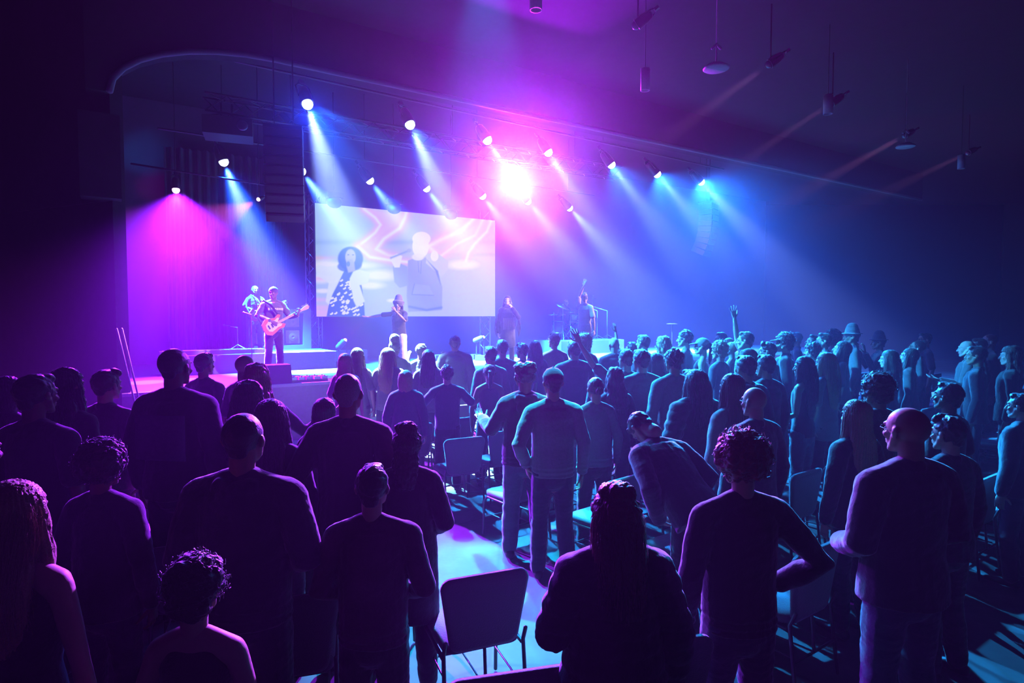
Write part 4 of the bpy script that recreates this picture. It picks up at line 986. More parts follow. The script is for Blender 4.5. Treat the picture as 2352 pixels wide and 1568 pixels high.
dr = person(1300, 686, 16.2, 'drummer seated behind the drum kit', 'm', hair='short', hc='blond', top='tee', tc=('grey', (.2, .2, .22)), skin='light', arms=('drum', 'drum'), yaw=-175, height=1.75, sit=True, zbase=ZD, fine=0, hat=None)
# place the seated drummer on his stool
dr.location = S(uv(at_v(1300, 700, 16.6))[0], 16.6, ZD)
o = thing('drum_stool', 'round drum stool under the drummer', 'stool', dr.location, 0)
a = MB(); a.lathe([(.001, .40), (.14, .40), (.16, .43), (.15, .462), (.001, .465)], 20); link('seat', a.mesh('seat'), BLACKP(), o)
a = MB(); a.tube([(0, 0, .06), (0, 0, .42)], .016, n=8)
for i in range(3): a.tube([(0, 0, .2), (.22 * math.cos(i * 2.1), .22 * math.sin(i * 2.1), .02)], .01, n=6)
link('stand', a.mesh('stand'), CHROME(), o)
mic_in_hand(s1, 'black microphone held by the singer in white trousers', -1, (.055, .20, 1.50), (-.1, -.25, .55))
mic_in_hand(s2, 'black microphone held by the singer in the fringed jacket', -1, (.055, .20, 1.50), (-.1, -.25, .55))
# fringe of the jacket
a = MB(); rr = random.Random(5)
for k in (1, -1):
    for i in range(26):
        t = i / 25; x = k * (.215 + .06 * math.sin(t * 3)); z = 1.40 - t * .42; a.tube([(x, .02, z), (x + k * .05, .03 + .02 * rr.random(), z - .10), (x + k * .055, .05, z - .22)], .006, n=4)
for i in range(24): x = -.16 + i * .0139; a.tube([(x, .15, 1.22), (x, .165, 1.1), (x + .01 * rr.random(), .17, .95)], .005, n=4)
link('fringe', a.mesh('fringe'), mat('black_leather', (.05, .05, .06), .3), s2)
# lettering bar on the guitarist's chest
a = MB()
for i, ch in enumerate(range(9)): a.box((-.145 + i * .033, .140, 1.30), (-.145 + i * .033 + .024, .150, 1.345))
link('chest_print', a.mesh('chest_print', False), mat('print_cream', (.8, .75, .6), .7), g1)
# guitars
def guitar(root, name, label, col, neck_l, tilt, org):
    bpy.context.view_layer.update()
    o = thing(name, label, 'guitar'); M = root.matrix_world @ Matrix.Translation(org) @ Matrix.Rotation(tilt, 4, 'Y'); o.matrix_world = M
    # local: neck along -x (to the player's left), face +y
    pts = [(.24, -.02), (.22, .10), (.12, .165), (.02, .14), (-.06, .115), (-.15, .15), (-.19, .11), (-.12, .05), (-.13, -.04), (-.20, -.09), (-.14, -.14), (-.05, -.125), (.03, -.15), (.14, -.175), (.22, -.12)]
    a = MB(); a.prism([(x * 1.0, z) for x, z in pts][::-1], -.02, .022)
    me = a.mesh('body', False); link('body', me, mat('sunburst_%s' % name, col, .18, coat=.6), o)
    a = MB(); a.prism([(x * .72 + .0, z * .62) for x, z in pts][::-1], .0221, .026); link('pickguard', a.mesh('pickguard', False), mat('pickguard', (.75, .72, .66), .3), o)
    a = MB(); a.box((-neck_l, .012, -.024), (-.02, .034, .024)); link('neck', a.mesh('neck', False), mat('maple', (.62, .40, .20), .35), o)
    a = MB(); a.prism([(-neck_l - .17, -.02), (-neck_l - .15, .045), (-neck_l - .02, .03), (-neck_l, .022), (-neck_l, -.024), (-neck_l - .05, -.035), (-neck_l - .12, -.04)][::-1], .008, .026)
    for i in range(6): a.tube([(-neck_l - .03 - i * .022, .017, .04), (-neck_l - .03 - i * .022, .017, .066)], .006, n=6)
    link('headstock', a.mesh('headstock', False), mat('maple', (.62, .40, .20), .35), o)
    for x in (-.02, .05, .12):
        a = MB(); a.box((x - .012, .026, -.04), (x + .012, .036, .04)); link('pickup', a.mesh('pickup', False), BLACKP(), o)
    a = MB(); a.tube([(.2, 0, .05), (.18, -.1, .25), (.02, -.26, .42), (-.10, -.20, .48), (-.13, -.02, .36), (-.17, 0, .12)], [(.004, .022)] * 6, side=(0, 1, 0), n=8); link('strap', a.mesh('strap'), BLACKP(), o)
    return o
guitar(g1, 'electric_guitar', 'orange sunburst electric guitar with pale neck pointing up right, held by the guitarist', (.75, .18, .04), .62, math.radians(28), (.05, .21, 1.02))
guitar(g2, 'bass_guitar', 'red bass guitar held by the bald bass player', (.45, .05, .04), .74, math.radians(20), (.05, .20, 1.02))
# drum kit: every drum and cymbal of its own
def drum(name, p, r, h, ax, label, legs=0):
    o = thing(name, label, 'drum', p, TH); a = MB(); axv = Vector(ax).normalized()
    a.lathe([(r, -h / 2), (r, h / 2)], 28, axis=axv); link('shell', a.mesh('shell'), mat('drum_shell', (.10, .10, .16), .15, coat=.7), o)
    for s_ in (1, -1):
        a = MB(); a.lathe([(r * 1.03, s_ * h / 2 - .015), (r * 1.04, s_ * h / 2 + .012), (r * .96, s_ * h / 2 + .013)], 28, axis=axv); link('hoop', a.mesh('rim'), CHROME(), o)
        a = MB(); a.lathe([(r * .97, s_ * (h / 2 + .004)), (.001, s_ * (h / 2 + .006))], 28, axis=axv); link('drumhead', a.mesh('drumhead'), mat('drumhead', (.5, .5, .52), .45), o)
    for i in range(legs):
        a = MB(); t = i * 2 * math.pi / legs + .5; q = Vector((r * 1.05 * math.cos(t), r * 1.05 * math.sin(t), 0)) if abs(axv.z) > .5 else Vector((r * (.7 if i % 2 else -.7), -h * .3 if i < 2 else h * .3, -r * .7))
        zb = ZD - p.z; a.tube([q + Vector((0, 0, .05 if abs(axv.z) > .5 else 0)), Vector((q.x * 1.25, q.y, zb + .01))], .009, n=6); link('leg', a.mesh('leg'), CHROME(), o)
    return o
def kit(px, vv, z): q = at_v(px, 740, vv); u = uv(q)[0]; return S(u, vv, ZD + z)
drum('bass_drum', kit(1333, 15.75, .29), .27, .42, (0, -1, 0), 'big round bass drum facing the audience', 2)
drum('floor_tom', kit(1283, 16.0, .42), .19, .38, (0, 0, 1), 'floor tom at the left of the drum kit', 3)
drum('tom', kit(1316, 15.95, .72), .14, .22, (0, -.25, 1), 'small tom above the bass drum, left one', 1)
drum('tom', kit(1352, 15.95, .72), .14, .22, (0, -.25, 1), 'small tom above the bass drum, right one', 1)
drum('snare_drum', kit(1318, 16.3, .55), .17, .14, (0, 0, 1), 'snare drum between the toms and the drummer', 3)
def cymbal(p, r, label, tilt=(.1, -.2, 1)):
    o = thing('cymbal', label, 'cymbal', p, TH); a = MB(); a.lathe([(.001, .02), (.03, .018), (.045, .004), (r, -.012), (r, -.015), (.04, .0), (.001, .012)], 28, axis=Vector(tilt).normalized())
    link('plate', a.mesh('plate'), mat('brass', (.8, .6, .3), .25, 1.0), o); a = MB(); a.tube([(0, 0, .05), (0, 0, ZD - p.z + .25)], .010, n=6)
    for i in range(3): t = i * 2.094; a.tube([(0, 0, ZD - p.z + .32), (.26 * math.cos(t), .26 * math.sin(t), ZD - p.z + .01)], .008, n=5)
    link('stand', a.mesh('stand'), CHROME(), o); return o
cymbal(at_v(1272, 722, 15.7), .24, 'low flat cymbal at the far left of the drum kit', (0, 0, 1))
cymbal(at_v(1293, 702, 15.6), .26, 'large tilted cymbal in front of the drummer', (.2, -.55, 1))
cymbal(at_v(1310, 716, 15.55), .18, 'small cymbal at the drummer\'s hand', (0, 0, 1))
cymbal(at_v(1362, 682, 16.45), .16, 'high cymbal at the right of the drum kit', (0, -.1, 1))
cymbal(at_v(1356, 722, 15.25), .16, 'lower cymbal right of the man with raised hand', (0, 0, 1))
def back_at(xl, yl, xr, yr, label, dz=.86):
    p, q = at_z(xl, yl, dz), at_z(xr, yr, dz); a = math.degrees(math.atan2(q.y - p.y, q.x - p.x)); m_ = (p + q) / 2
    return m_, a
HAND = [((1012, 1332, 1212, 1298), 'empty chair with lit magenta top edge at the aisle, nearest the camera'),
        ((1060, 1560, 1275, 1521), 'chair back cut by the bottom edge, right of the man in fuzzy sweater'),
        ((570, 1379, 745, 1358), 'chair back with thin violet edge left of the man in fuzzy sweater'),
        ((1020, 1009, 1112, 1000), 'empty chair with pale blue outline right of the woman in long coat'),
        ((915, 978, 993, 969), 'empty chair with cyan corner left of the man in denim t-shirt'),
        ((1172, 1058, 1262, 1042), 'empty chair with bright cyan seat left of the man in baseball cap'),
        ((1385, 1108, 1478, 1083), 'chair back right of the woman in pale sweater, before the bent man'),
        ((1580, 1168, 1680, 1140), 'dark chair back left of the curly-haired person'),
        ((1470, 1470, 1560, 1462), 'chair back whose corner shows right of the woman in thick dark coat')]
for (xl, yl, xr, yr), lb in HAND:
    m_, a = back_at(xl, yl, xr, yr, lb); a = math.radians(a); OBST.append((m_.x - math.sin(a) * .2, m_.y + math.cos(a) * .2))
# ================================================================ THE AUDIENCE
BK = ('black', (.018, .018, .022)); NV = ('navy', (.03, .035, .07)); CH = ('charcoal', (.05, .05, .055)); GR = ('grey', (.2, .2, .22)); LG = ('light_grey', (.30, .30, .33))
WT = ('white', (.45, .44, .42)); DN = ('denim_blue', (.12, .17, .26)); BR = ('burgundy', (.16, .03, .05)); OL = ('olive', (.10, .11, .06)); PK_ = ('mauve', (.35, .2, .26)); CR = ('cream', (.55, .50, .42))
BJ = ('black_jean', (.03, .03, .035)); DJ = ('denim', (.05, .07, .12)); LJ = ('light_denim', (.20, .26, .36))
A = person
D2, UPR = ('down', 'down'), None
def fr(a='down', b=None): return (a, b or a)      # (right, left)
# --- front left, dark, rimmed with magenta
A(38, 1112, 2.05, 'blonde woman with long hair and bare shoulder at the bottom left corner', 'f', hair='long', hc='blond', top='tank', tc=BK, skin='light', fine=1, strand=1)
A(-62, 985, 2.75, 'person whose dark rounded shoulder shows at the left edge above the blonde woman', 'm', hair='short', top='jacket', tc=NV, skin='brown', w=1.1)
A(84, 862, 3.7, 'man in dark t-shirt at the far left, arm rimmed in violet light', 'm', hair='short', top='tee', tc=BK, skin='brown', w=1.08)
A(20, 868, 4.6, 'dark-haired woman mostly outside the left edge, behind the man in dark t-shirt', 'f', hair='bob', top='sweater', tc=BK, skin='tan')
A(155, 850, 4.3, 'woman with wavy dark hair lit pink at the far left', 'f', hair='wavy', top='sweater', tc=CH, skin='tan', strand=2)
A(246, 852, 4.7, 'man with side-combed hair in grey shirt left of the tall man', 'm', hair='quiff', hc='brown', top='shirt', tc=GR, skin='light', w=1.04)
A(403, 799, 4.35, 'tall broad man in dark jacket with square print on its back', 'm', hair='buzz', top='jacket', tc=CH, skin='brown', w=1.08)
A(470, 812, 6.2, 'man seen behind the shoulder of the tall man, in front of the platform', 'm', hair='short', top='tee', tc=NV, skin='brown')
A(236, 1026, 3.0, 'person with thick dark hair, low in front of the grey-shirted man', 'f', hair='afro', top='jacket', tc=BK, skin='brown', w=1.0)
A(560, 951, 2.85, 'man with cropped hair in hooded sweatshirt, arms lowered', 'm', hair='buzz', top='hoodie', tc=NV, skin='tan', arms=fr('front'), w=1.05, fine=1)
A(562, 815, 5.6, 'bald man with glasses below the bass player', 'm', hair=None, top='tee', tc=NV, skin='brown', glasses=True, turn=-15)
A(592, 838, 5.1, 'woman with long light hair stretching her open hand toward the stage', 'f', hair='wavy', hc='blond', top='sweater', tc=CH, skin='light', arms=('palm', 'down'), turn=4, strand=4)
A(575, 878, 4.3, 'woman with long wavy dark hair in front of the woman with outstretched hand', 'f', hair='wavy', top='sweater', tc=NV, skin='tan', strand=5, head=(-15, 0, 0))
A(624, 922, 3.75, 'woman with very long straight dark hair right of the hooded man', 'f', hair='verylong', top='sweater', tc=NV, skin='tan', strand=6, w=1.05)
A(800, 860, 3.75, 'short-haired man in padded jacket, hair lit magenta, centre left', 'm', hair='buzz', hc='grey', top='jacket', tc=CH, skin='tan', arms=fr('pocket'), fine=1, w=.98)
A(746, 917, 4.5, 'dark-haired woman half hidden behind the man in padded jacket', 'f', hair='bob', top='sweater', tc=NV, skin='tan')
A(935, 985, 3.7, 'woman with curly pinned-up hair in long coat', 'f', hair='updo', top='coat', tc=CH, skin='tan', arms=fr('front'), fine=1)
A(855, 1070, 2.72, 'short man in fuzzy sweater outlined in magenta, standing at the chairs', 'm', hair='short', top='sweater', tc=('wine', (.14, .05, .10)), bc=BJ, skin='light', arms=fr('front'), fine=1, w=.98)
A(450, 1290, 1.95, 'curly dark-haired woman with bare shoulders at the bottom edge', 'f', hair='curly', top='tank', tc=BK, skin='light', fine=1, hseed=3)
A(1412, 1130, 2.35, 'woman with messy long hair and thick dark coat, her hand out to the left', 'f', hair='updo', hc='red', top='puffer', tc=BK, bc=BJ, skin='light', arms=('down', 'hold'), fine=1, w=1.12, strand=7)
A(1702, 1008, 2.72, 'person with big curly hair in dark sweater, left sleeve outlined in magenta', 'm', hair='afro', hc='red', top='sweater', tc=BK, bc=DJ, skin='light', arms=fr('akimbo', 'down'), fine=1, hseed=1, w=1.0)
A(2085, 935, 2.95, 'tall bald man with glasses in dark jacket and jeans at the right', 'm', hair=None, top='jacket', tc=BK, bc=('jean_blue', (.10, .13, .22)), skin='tan', arms=fr('front'), fine=1, glasses=True, w=1.08)
# --- middle, blue rims
A(1270, 848, 5.15, 'man in white sweatshirt and dark baseball cap in the middle', 'm', hair='short', top='sweater', tc=WT, bc=DJ, skin='tan', arms=fr('down', 'pocket'), fine=1, hat=('cap', 'navy', (.04, .04, .07)))
A(1367, 868, 5.35, 'woman with dark ponytail in pale sweater right of the man in baseball cap', 'f', hair='lowbun', top='sweater', tc=LG, bc=BJ, skin='tan', arms=fr('down', 'front'), fine=1)
A(1205, 838, 5.3, 'person with hair in two puffs and dark hooded jacket, one forearm out', 'f', hair='puffs', top='hoodie', tc=CH, bc=LJ, skin='brown', arms=('front', 'offer'), fine=1, w=1.1)
A(1027, 840, 7.7, 'man in denim t-shirt with both forearms held out', 'm', hair='messy', top='tee', tc=DN, bc=BJ, skin='light', arms=('palm', 'palm'), w=1.0, fine=1)
A(932, 852, 8.2, 'person with short blond hair in ruffled denim jacket', 'f', hair='bob', hc='blond', top='jacket', tc=DN, skin='light', w=1.08)
A(1124, 838, 7.9, 'woman in sleeveless top with dark hair tied low', 'f', hair='pony', top='tank', tc=GR, skin='brown', w=1.05)
A(1153, 781, 7.6, 'man in pale t-shirt with short hair, below the fringed singer', 'm', hair='short', hc='brown', top='tee', tc=LG, skin='light', head=(8, 0, 0))
A(1126, 796, 8.3, 'person in profile just left of the man in pale t-shirt', 'm', hair='short', top='shirt', tc=WT, skin='tan', turn=25)
A(1045, 771, 8.5, 'man in collared jacket left of the stage gap', 'm', hair='short', hc='brown', top='jacket', tc=GR, skin='tan', w=1.05)
A(968, 790, 8.6, 'person raising both hands to head height', 'f', hair='short', top='tee', tc=LG, skin='tan', arms=('half', 'half'), w=1.1)
A(984, 805, 7.9, 'woman with long dark hair right of the raised hands', 'f', hair='long', top='sweater', tc=LG, skin='light', strand=8)
A(907, 782, 9.0, 'person with flat-topped dark hair in front of the white trousers', 'm', hair='flat', top='shirt', tc=BK, skin='dark')
A(893, 801, 7.7, 'woman with long blond hair in white sweater', 'f', hair='verylong', hc='blond', top='sweater', tc=WT, skin='light', strand=9, w=1.1, head=(-12, 0, 0))
A(822, 801, 7.8, 'woman with long brown hair and teal-lit shoulders above the padded jacket', 'f', hair='verylong', hc='brown', top='long', tc=LG, skin='light', strand=10)
A(794, 814, 8.5, 'blond woman half hidden left of the long brown-haired woman', 'f', hair='long', hc='blond', top='long', tc=GR, skin='light')
A(1199, 789, 8.6, 'man with short curls looking left, right of the pale t-shirt', 'm', hair='quiff', top='tee', tc=LG, skin='light', turn=28)
A(1228, 784, 8.0, 'woman with straight long hair and light top beside the man in white t-shirt', 'f', hair='long', top='tee', tc=LG, skin='light', strand=11)
A(1272, 766, 8.5, 'man in white t-shirt with short hair below the drum kit', 'm', hair='short', hc='brown', top='tee', tc=WT, skin='light', head=(6, 6, 0))
A(1318, 783, 6.9, 'man in dark jacket with arms folded in front, centre', 'm', hair='short', top='jacket', tc=NV, skin='tan', arms=fr('cross'), w=1.08)
A(1342, 770, 7.9, 'woman with curly blond hair below the raised hand on stage', 'f', hair='curly', hc='blond', top='sweater', tc=CH, skin='light', hseed=2)
A(1410, 775, 8.6, 'bald man with pale collar, looking right', 'm', hair=None, top='shirt', tc=LG, skin='light', turn=-25)
A(1437, 803, 7.0, 'dark-haired person pointing one arm up to the left', 'm', hair='short', top='tee', tc=LG, skin='light', arms=('down', 'upout'), turn=6)
A(1451, 786, 8.8, 'person half hidden who raises an open hand straight up', 'f', hair='short', top='tee', tc=GR, skin='light', arms=('down', 'up'))
A(1477, 770, 8.2, 'broad man in pale t-shirt right of the raised open hand', 'm', hair='short', hc='brown', top='tee', tc=LG, skin='light', w=1.05)
A(1472, 804, 6.2, 'man in pale jacket with wide lit shoulders, right of centre', 'm', hair='short', top='jacket', tc=LG, skin='light', w=1.06)
A(1505, 813, 6.8, 'woman with long brown hair between pale jacket and white sweatshirt', 'f', hair='long', hc='brown', top='sweater', tc=LG, skin='light')
A(1522, 774, 7.9, 'blond woman with long hair lit white-blue', 'f', hair='wavy', hc='blond', top='sweater', tc=WT, skin='light', strand=12, turn=12)
A(1547, 803, 5.7, 'man with dark hair in long-sleeved white shirt, right of centre', 'm', hair='messy', top='sweater', tc=WT, bc=BJ, skin='tan', fine=1, w=1.02)
A(1573, 760, 7.8, 'tall man with tousled hair and t-shirt above the white-shirted man', 'm', hair='messy', top='tee', tc=LG, skin='light', turn=14)
A(1612, 778, 7.8, 'woman in white cap and sleeveless top', 'f', hair='pony', top='tank', tc=LG, skin='light', turn=25, hat=('cap', 'white', (.7, .7, .68)))
A(1598, 852, 5.5, 'woman with very long dark hair and puffy dark jacket with arm bent', 'f', hair='verylong', top='puffer', tc=BK, bc=BJ, skin='light', arms=('down', 'front'), fine=1, strand=13, w=1.1)
A(1582, 850, 6.6, 'person hidden but for the top of a head beside the puffy jacket', 'm', hair='short', top='tee', tc=NV, skin='light', turn=20)
A(1652, 788, 7.2, 'woman with messy blond hair in patterned shirt', 'f', hair='curly', hc='blond', top='long', tc=('speckled', (.25, .26, .3)), skin='light', hseed=4)
A(1656, 764, 9.6, 'slim dark-haired man far back with raised chin', 'm', hair='short', top='tee', tc=GR, skin='light', turn=15)
A(1672, 778, 9.3, 'fair person behind the messy blond woman', 'f', hair='bob', hc='blond', top='tee', tc=LG, skin='light', turn=15)
A(1678, 787, 8.4, 'woman with light hair in a bun, shoulder lit white', 'f', hair='bun', hc='blond', top='tank', tc=WT, skin='light')
A(1712, 763, 7.4, 'man lifting one bare arm high with spread fingers', 'm', hair='short', hc='brown', top='tee', tc=PK_, skin='light', arms=('wave', 'down'), turn=15, fine=1)
A(1700, 775, 9.8, 'small dark head far back beside the lifted arm', 'm', hair='short', top='tee', tc=NV, skin='tan')
A(1712, 818, 5.6, 'man in hooded dark jacket seen from behind, right of centre', 'm', hair='short', top='hoodie', tc=BK, skin='tan', w=1.05)
A(1718, 805, 6.4, 'person in knitted cap just behind the hooded dark jacket', 'm', hair='short', top='jacket', tc=GR, skin='light', hat=('beanie', 'grey', (.3, .3, .32)))
A(1680, 862, 5.3, 'person in white fuzzy jacket and pale jeans, left of the hooded man', 'f', hair='long', hc='brown', top='sweater', tc=WT, bc=LJ, bottom='jeans', skin='light', turn=10)
A(1733, 889, 4.6, 'bald man in dark coat, right of centre, blue light on his temple', 'm', hair=None, top='coat', tc=BK, skin='tan', fine=1, glasses=True, turn=10)
A(1763, 787, 7.0, 'man in dark hoodie with small chest mark, looking left', 'm', hair='quiff', top='hoodie', tc=CH, skin='light', turn=20)
A(1758, 816, 5.7, 'dark-haired man hidden behind the hooded jacket', 'm', hair='short', top='jacket', tc=BK, skin='tan')
A(1802, 769, 7.3, 'man in dark jacket with white lettering along the sleeve', 'm', hair='curly', hc='brown', top='jacket', tc=BK, skin='light', turn=22, hat=('cap', 'brown', (.2, .15, .12)))
A(1828, 764, 9.5, 'white-haired person far behind the lettered sleeve', 'm', hair='short', hc='grey', top='shirt', tc=LG, skin='light')
A(1846, 821, 5.8, 'woman with long dark hair in sleeveless top, forearm lit blue', 'f', hair='verylong', top='tank', tc=BK, bc=LJ, skin='tan', arms=('down', 'front'), turn=10, fine=1, strand=14)
A(1868, 770, 8.8, 'man with lifted chin just left of the man in striped shirt', 'm', hair='short', top='tee', tc=GR, skin='light', turn=10, head=(0, 14, 0))
A(1866, 791, 7.8, 'curly-haired woman below the man with lifted chin', 'f', hair='curly', top='tee', tc=GR, skin='light', turn=10, hseed=5)
A(1892, 766, 7.9, 'man with receding hair in white striped shirt, face lit', 'm', hair='short', hc='brown', top='shirt', tc=WT, skin='light', turn=12, head=(0, 5, 0))
A(1912, 762, 9.2, 'dark afro far back behind the striped shirt', 'm', hair='afro', top='tee', tc=GR, skin='brown', hseed=6)
A(1896, 812, 6.0, 'woman with long wavy light hair and white top', 'f', hair='verylong', hc='blond', top='long', tc=WT, bc=BJ, skin='light', strand=15, w=1.08)
A(1934, 785, 7.3, 'woman with long black hair looking up, left of the white hat', 'f', hair='long', top='tee', tc=LG, skin='light', turn=5, head=(0, 14, 0))
A(1957, 752, 8.5, 'man in white brimmed hat and jacket with white sleeves', 'm', hair='short', top='jacket', tc=WT, skin='tan', turn=5, hat=('brim', 'white', (.75, .75, .7)))
A(2018, 771, 9.0, 'man in grey brimmed hat holding his hands before his face', 'm', hair='short', top='shirt', tc=GR, skin='tan', arms=fr('half'), hat=('brim', 'grey', (.3, .3, .3)))
A(2042, 806, 6.9, 'woman with shoulder-length brown hair in dark top, far right group', 'f', hair='long', hc='brown', top='sweater', tc=NV, skin='light', strand=16)
A(2014, 866, 4.7, 'bearded dark-haired man with glasses in profile, below the brown-haired woman', 'm', hair='curly', top='jacket', tc=BK, skin='brown', glasses=True, fine=1, hseed=7)
A(1966, 922, 4.2, 'woman with straight light hair in black jacket, left of the tall bald man', 'f', hair='long', hc='blond', top='jacket', tc=BK, skin='light', fine=1)
A(2088, 801, 7.3, 'woman with dark hair and lifted face, scarf at her neck, right group', 'f', hair='long', top='jacket', tc=GR, skin='light', head=(0, 12, 0))
A(2106, 782, 8.2, 'woman with glasses and hair tied back, pale collar', 'f', hair='bun', top='shirt', tc=LG, skin='light', glasses=True, head=(0, 14, 0))
A(2124, 765, 9.3, 'man with glasses behind the woman with pale collar', 'm', hair='short', top='tee', tc=NV, skin='tan', glasses=True)
A(2178, 880, 4.8, 'man with short dark hair and earring in maroon shirt, right', 'm', hair='short', top='tee', tc=BR, skin='brown', fine=1, head=(0, 6, 0))
A(2178, 958, 3.7, 'dark-haired man with glasses and closed mouth, lower right', 'm', hair='quiff', top='jacket', tc=BK, skin='light', glasses=True, fine=1)
A(2222, 782, 7.6, 'bald man in patterned shirt with one forearm held out, far right', 'm', hair=None, top='shirt', tc=('checked', (.22, .24, .25)), bc=DJ, skin='light', arms=('down', 'offer'), fine=1)
A(2243, 796, 7.0, 'man in dark shirt right beside the bald man with patterned shirt', 'm', hair='short', top='shirt', tc=NV, skin='tan')
A(2248, 778, 8.3, 'barely visible dark-haired person between two lit men at far right', 'm', hair='short', top='tee', tc=BK, skin='tan')
A(2272, 768, 7.9, 'short-haired man whose face is lit pink, far right', 'm', hair='buzz', hc='red', top='jacket', tc=BK, skin='light')
A(2322, 797, 6.3, 'woman with long light-brown hair at the right edge', 'f', hair='wavy', hc='brown', top='jacket', tc=BK, skin='light')
A(2345, 905, 5.0, 'person with dark jacket cut off by the right edge', 'm', hair='short', top='jacket', tc=NV, skin='light')
A(1412, 846, 6.6, 'woman with long dark wavy hair behind the pale sweater', 'f', hair='wavy', top='sweater', tc=CH, skin='tan')
A(1380, 850, 6.9, 'person whose dark head shows just above the pale sweater woman', 'f', hair='bob', top='hoodie', tc=NV, skin='tan')
# the man bent forward
bent = A(1492, 1034, 4.05, 'man bent forward in striped sports jacket, head lowered, in front of the curly-haired person', 'm', hair='short', top='jacket', tc=BK, bc=BJ, skin='light', arms=fr('front'), fine=1,
         lean=50, head=(0, -30, 0), height=1.78, yaw=28, base=(at_d(1600, 1100, 4.0).x, 4.0, 0))
# print on the tall man's jacket
for p_ in PEOPLE:
    if 'square print' in p_[2]['label']:
        a = MB(); 
        for i in range(8):
            for j in range(6): a.v.append((-.155 + i * .0443, -.142 - .012 * math.cos((i - 3.5) * .42), 1.09 + j * .055))
        for i in range(7):
            for j in range(5): q = i * 6 + j; a.f.append((q, q + 6, q + 7, q + 1)); a.m.append(0)
        c = link('back_print', a.mesh('back_print'), mat('print_blue', (.20, .19, .30), .8), p_[2]); md = c.modifiers.new('s', 'SOLIDIFY'); md.thickness = .004
# ================================================================ CHAIRS
def make_chair():
    o = thing('stacking_chair', 'x', 'chair', (0, 0, 0)); fab = mat('chair_fabric', (.13, .13, .16), .8, sheen=.9, bump=.3, scale=140); met = mat('chair_steel', (.10, .10, .11), .35, .9)
    def padded(pts, fn, th):
        """rounded outline pts (x, z) puffed to thickness th and carried to 3-D by fn"""
        a = MB(); n = len(pts); rings = [(0.90, -th), (1.0, -th * .6), (1.0, th * .6), (.90, th)]
        for s_, t in rings: a.v += [fn(x * s_ if abs(x) > 0 else 0, z, s_, t) for x, z in pts]
        for j in range(3):
            for i in range(n): q = j * n + i; r = j * n + (i + 1) % n; a.f.append((q, r, r + n, q + n)); a.m.append(0)
        a.f.append(tuple(range(n - 1, -1, -1))); a.f.append(tuple(3 * n + i for i in range(n))); a.m += [0, 0]; return a
    def rounded(w0, w1, h, r):
        P = []
        for cx, cz, a0 in ((w1 - r, h - r, 0), (-(w1 - r), h - r, 90), (-(w0 - r), r, 180), (w0 - r, r, 270)):
            for k in range(6): t = math.radians(a0 + k * 18); P.append((cx + r * math.cos(t), cz + r * math.sin(t)))
        return P
    back = rounded(.20, .25, .42, .06)
    fb = lambda x, z, s_, t: (x, -.20 - t - z * .10 + .25 * x * x, .44 + .21 + (z - .21) * s_)
    a = padded(back, fb, .022); link('backrest', a.mesh('backrest'), fab, o)
    seat = rounded(.22, .23, .45, .07)
    fs_ = lambda x, z, s_, t: (x, -.20 + .225 + (z - .225) * s_, .45 + t)
    a = padded(seat, fs_, .032); link('seat', a.mesh('seat'), fab, o)
    for k in (1, -1):
        a = MB(); a.tube([(k * .23, -.235, .52), (k * .23, -.20, .44), (k * .235, -.25, .02)], .012, n=8); link('leg', a.mesh('leg'), met, o)
        a = MB(); a.tube([(k * .23, -.18, .415), (k * .23, .18, .415), (k * .235, .24, .36), (k * .235, .25, .02)], .012, n=8); link('leg', a.mesh('leg'), met, o)
    a = MB(); a.tube([(-.23, -.225, .22), (.23, -.225, .22)], .009, n=6); link('stretcher', a.mesh('stretcher'), met, o)
    a = MB(); a.tube([(-.23, .215, .20), (.23, .215, .20)], .009, n=6); link('stretcher', a.mesh('stretcher'), met, o)
    a = MB()
    for z in (.22, .20): pass
    a.tube([(-.19, -.2, .23), (-.19, .2, .23)], .006, n=6); a.tube([(.19, -.2, .23), (.19, .2, .23)], .006, n=6); a.tube([(0, -.225, .22), (0, -.205, .43)], .010, n=6); a.tube([(0, -.225, .22), (0, .215, .20)], .006, n=6)
    link('book_rack', a.mesh('rack'), met, o)
    return o
CH0 = make_chair(); used = [False]; CHAIRS = []
def put_chair(x, y, ang, label, group=None):
    """x, y: middle of the back; ang: turn of the row"""
    a = math.radians(ang); loc = Vector((x - math.sin(a) * .22, y + math.cos(a) * .22, 0))
    if not used[0]: o = CH0; o.location = loc; o.rotation_euler = (0, 0, a); o['label'] = label; used[0] = True
    else: o = dup(CH0, loc, a, label)
    if group: o['group'] = group
    elif 'group' in o: del o['group']
    CHAIRS.append((loc.x, loc.y)); return o
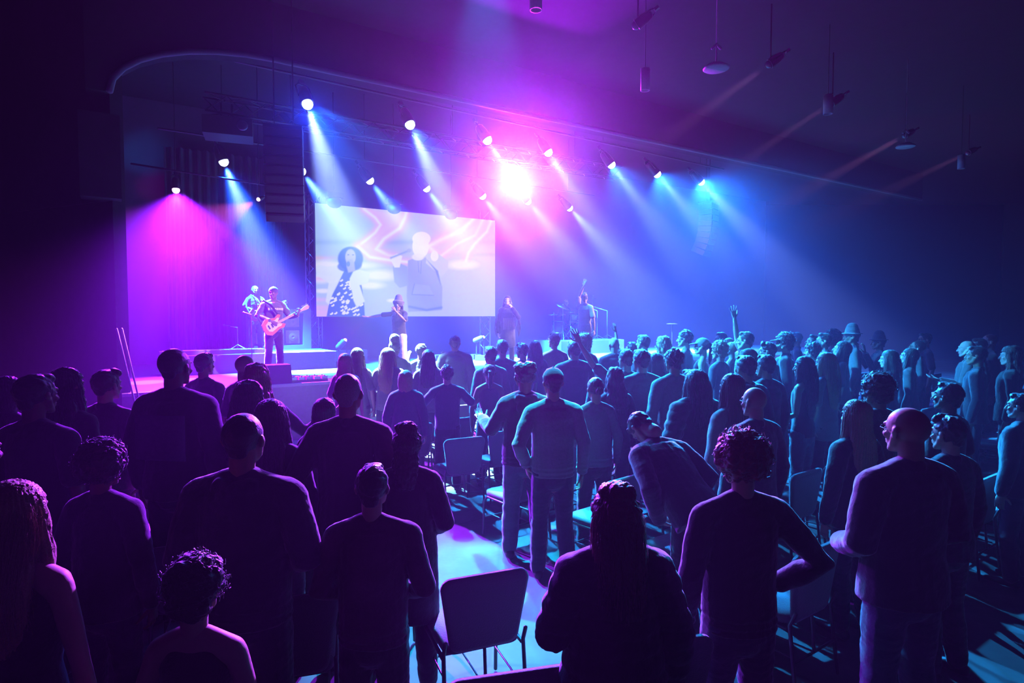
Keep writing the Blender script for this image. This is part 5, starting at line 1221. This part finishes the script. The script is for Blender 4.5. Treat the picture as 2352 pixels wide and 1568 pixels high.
for (xl, yl, xr, yr), lb in HAND:
    m_, a = back_at(xl, yl, xr, yr, lb)
    if 'corner shows' in lb: a = 12
    if 'bottom edge' in lb: a = 14
    put_chair(m_.x, m_.y, a, lb)
def blocked(x, y, r=.39):
    return any((x - a) ** 2 + (y - b) ** 2 < r * r for a, b, _ in PEOPLE) or any((x - a) ** 2 + (y - b) ** 2 < .50 ** 2 for a, b in CHAIRS)
def visible(x, y):
    yc = y; px = 1176 + F * x / yc if yc > .5 else 9e9
    return yc > 1.9 and -60 < px < 2400
GL_ = {'r': 'black fabric stacking chairs in the rows right of the aisle', 'l': 'black fabric stacking chairs in the rows left of the aisle'}
LL = {'r': 'black fabric chair in the rows right of the aisle, mostly hidden by people', 'l': 'black fabric chair in the rows left of the aisle, mostly hidden by people'}
for n_ in (1.9, 2.9, 3.85, 4.9, 6.0, 7.1, 8.1, 9.0):
    for i in range(24):
        s_ = 3.55 + i * .56; a = math.radians(35 + max(0, i - 8) * .0)
        x = s_ * math.cos(a) - n_ * math.sin(a); y = s_ * math.sin(a) + n_ * math.cos(a)
        cx, cy_ = x - math.sin(a) * .22, y + math.cos(a) * .22
        if visible(x, y) and uv(Vector((x, y, 0)))[1] < V_LIP - 1.3 and not blocked(cx, cy_): put_chair(x, y, 35, LL['r'], GL_['r'])
for k, n_ in enumerate((2.2, 3.14, 4.1, 5.05, 6.0, 6.95)):
    # right end on the aisle line
    ax = 1.85 * math.cos(math.radians(35)); ay = 1.85 * math.sin(math.radians(35)); t35 = Vector((-math.sin(math.radians(35)), math.cos(math.radians(35)), 0))
    a = math.radians(20); nv_ = Vector((-math.sin(a), math.cos(a), 0)); tv = Vector((math.cos(a), math.sin(a), 0))
    base = Vector((ax, ay, 0)); s0 = (n_ - base.dot(nv_)) / t35.dot(nv_); e = base + t35 * s0
    for i in range(1, 16):
        aa = math.radians(20 - i * .8); p = e - tv * (i * .56 - .28)
        cx, cy_ = p.x - math.sin(a) * .22, p.y + math.cos(a) * .22
        if visible(p.x, p.y) and not blocked(cx, cy_) and p.x > -7: put_chair(p.x, p.y, 20, LL['l'], GL_['l'])
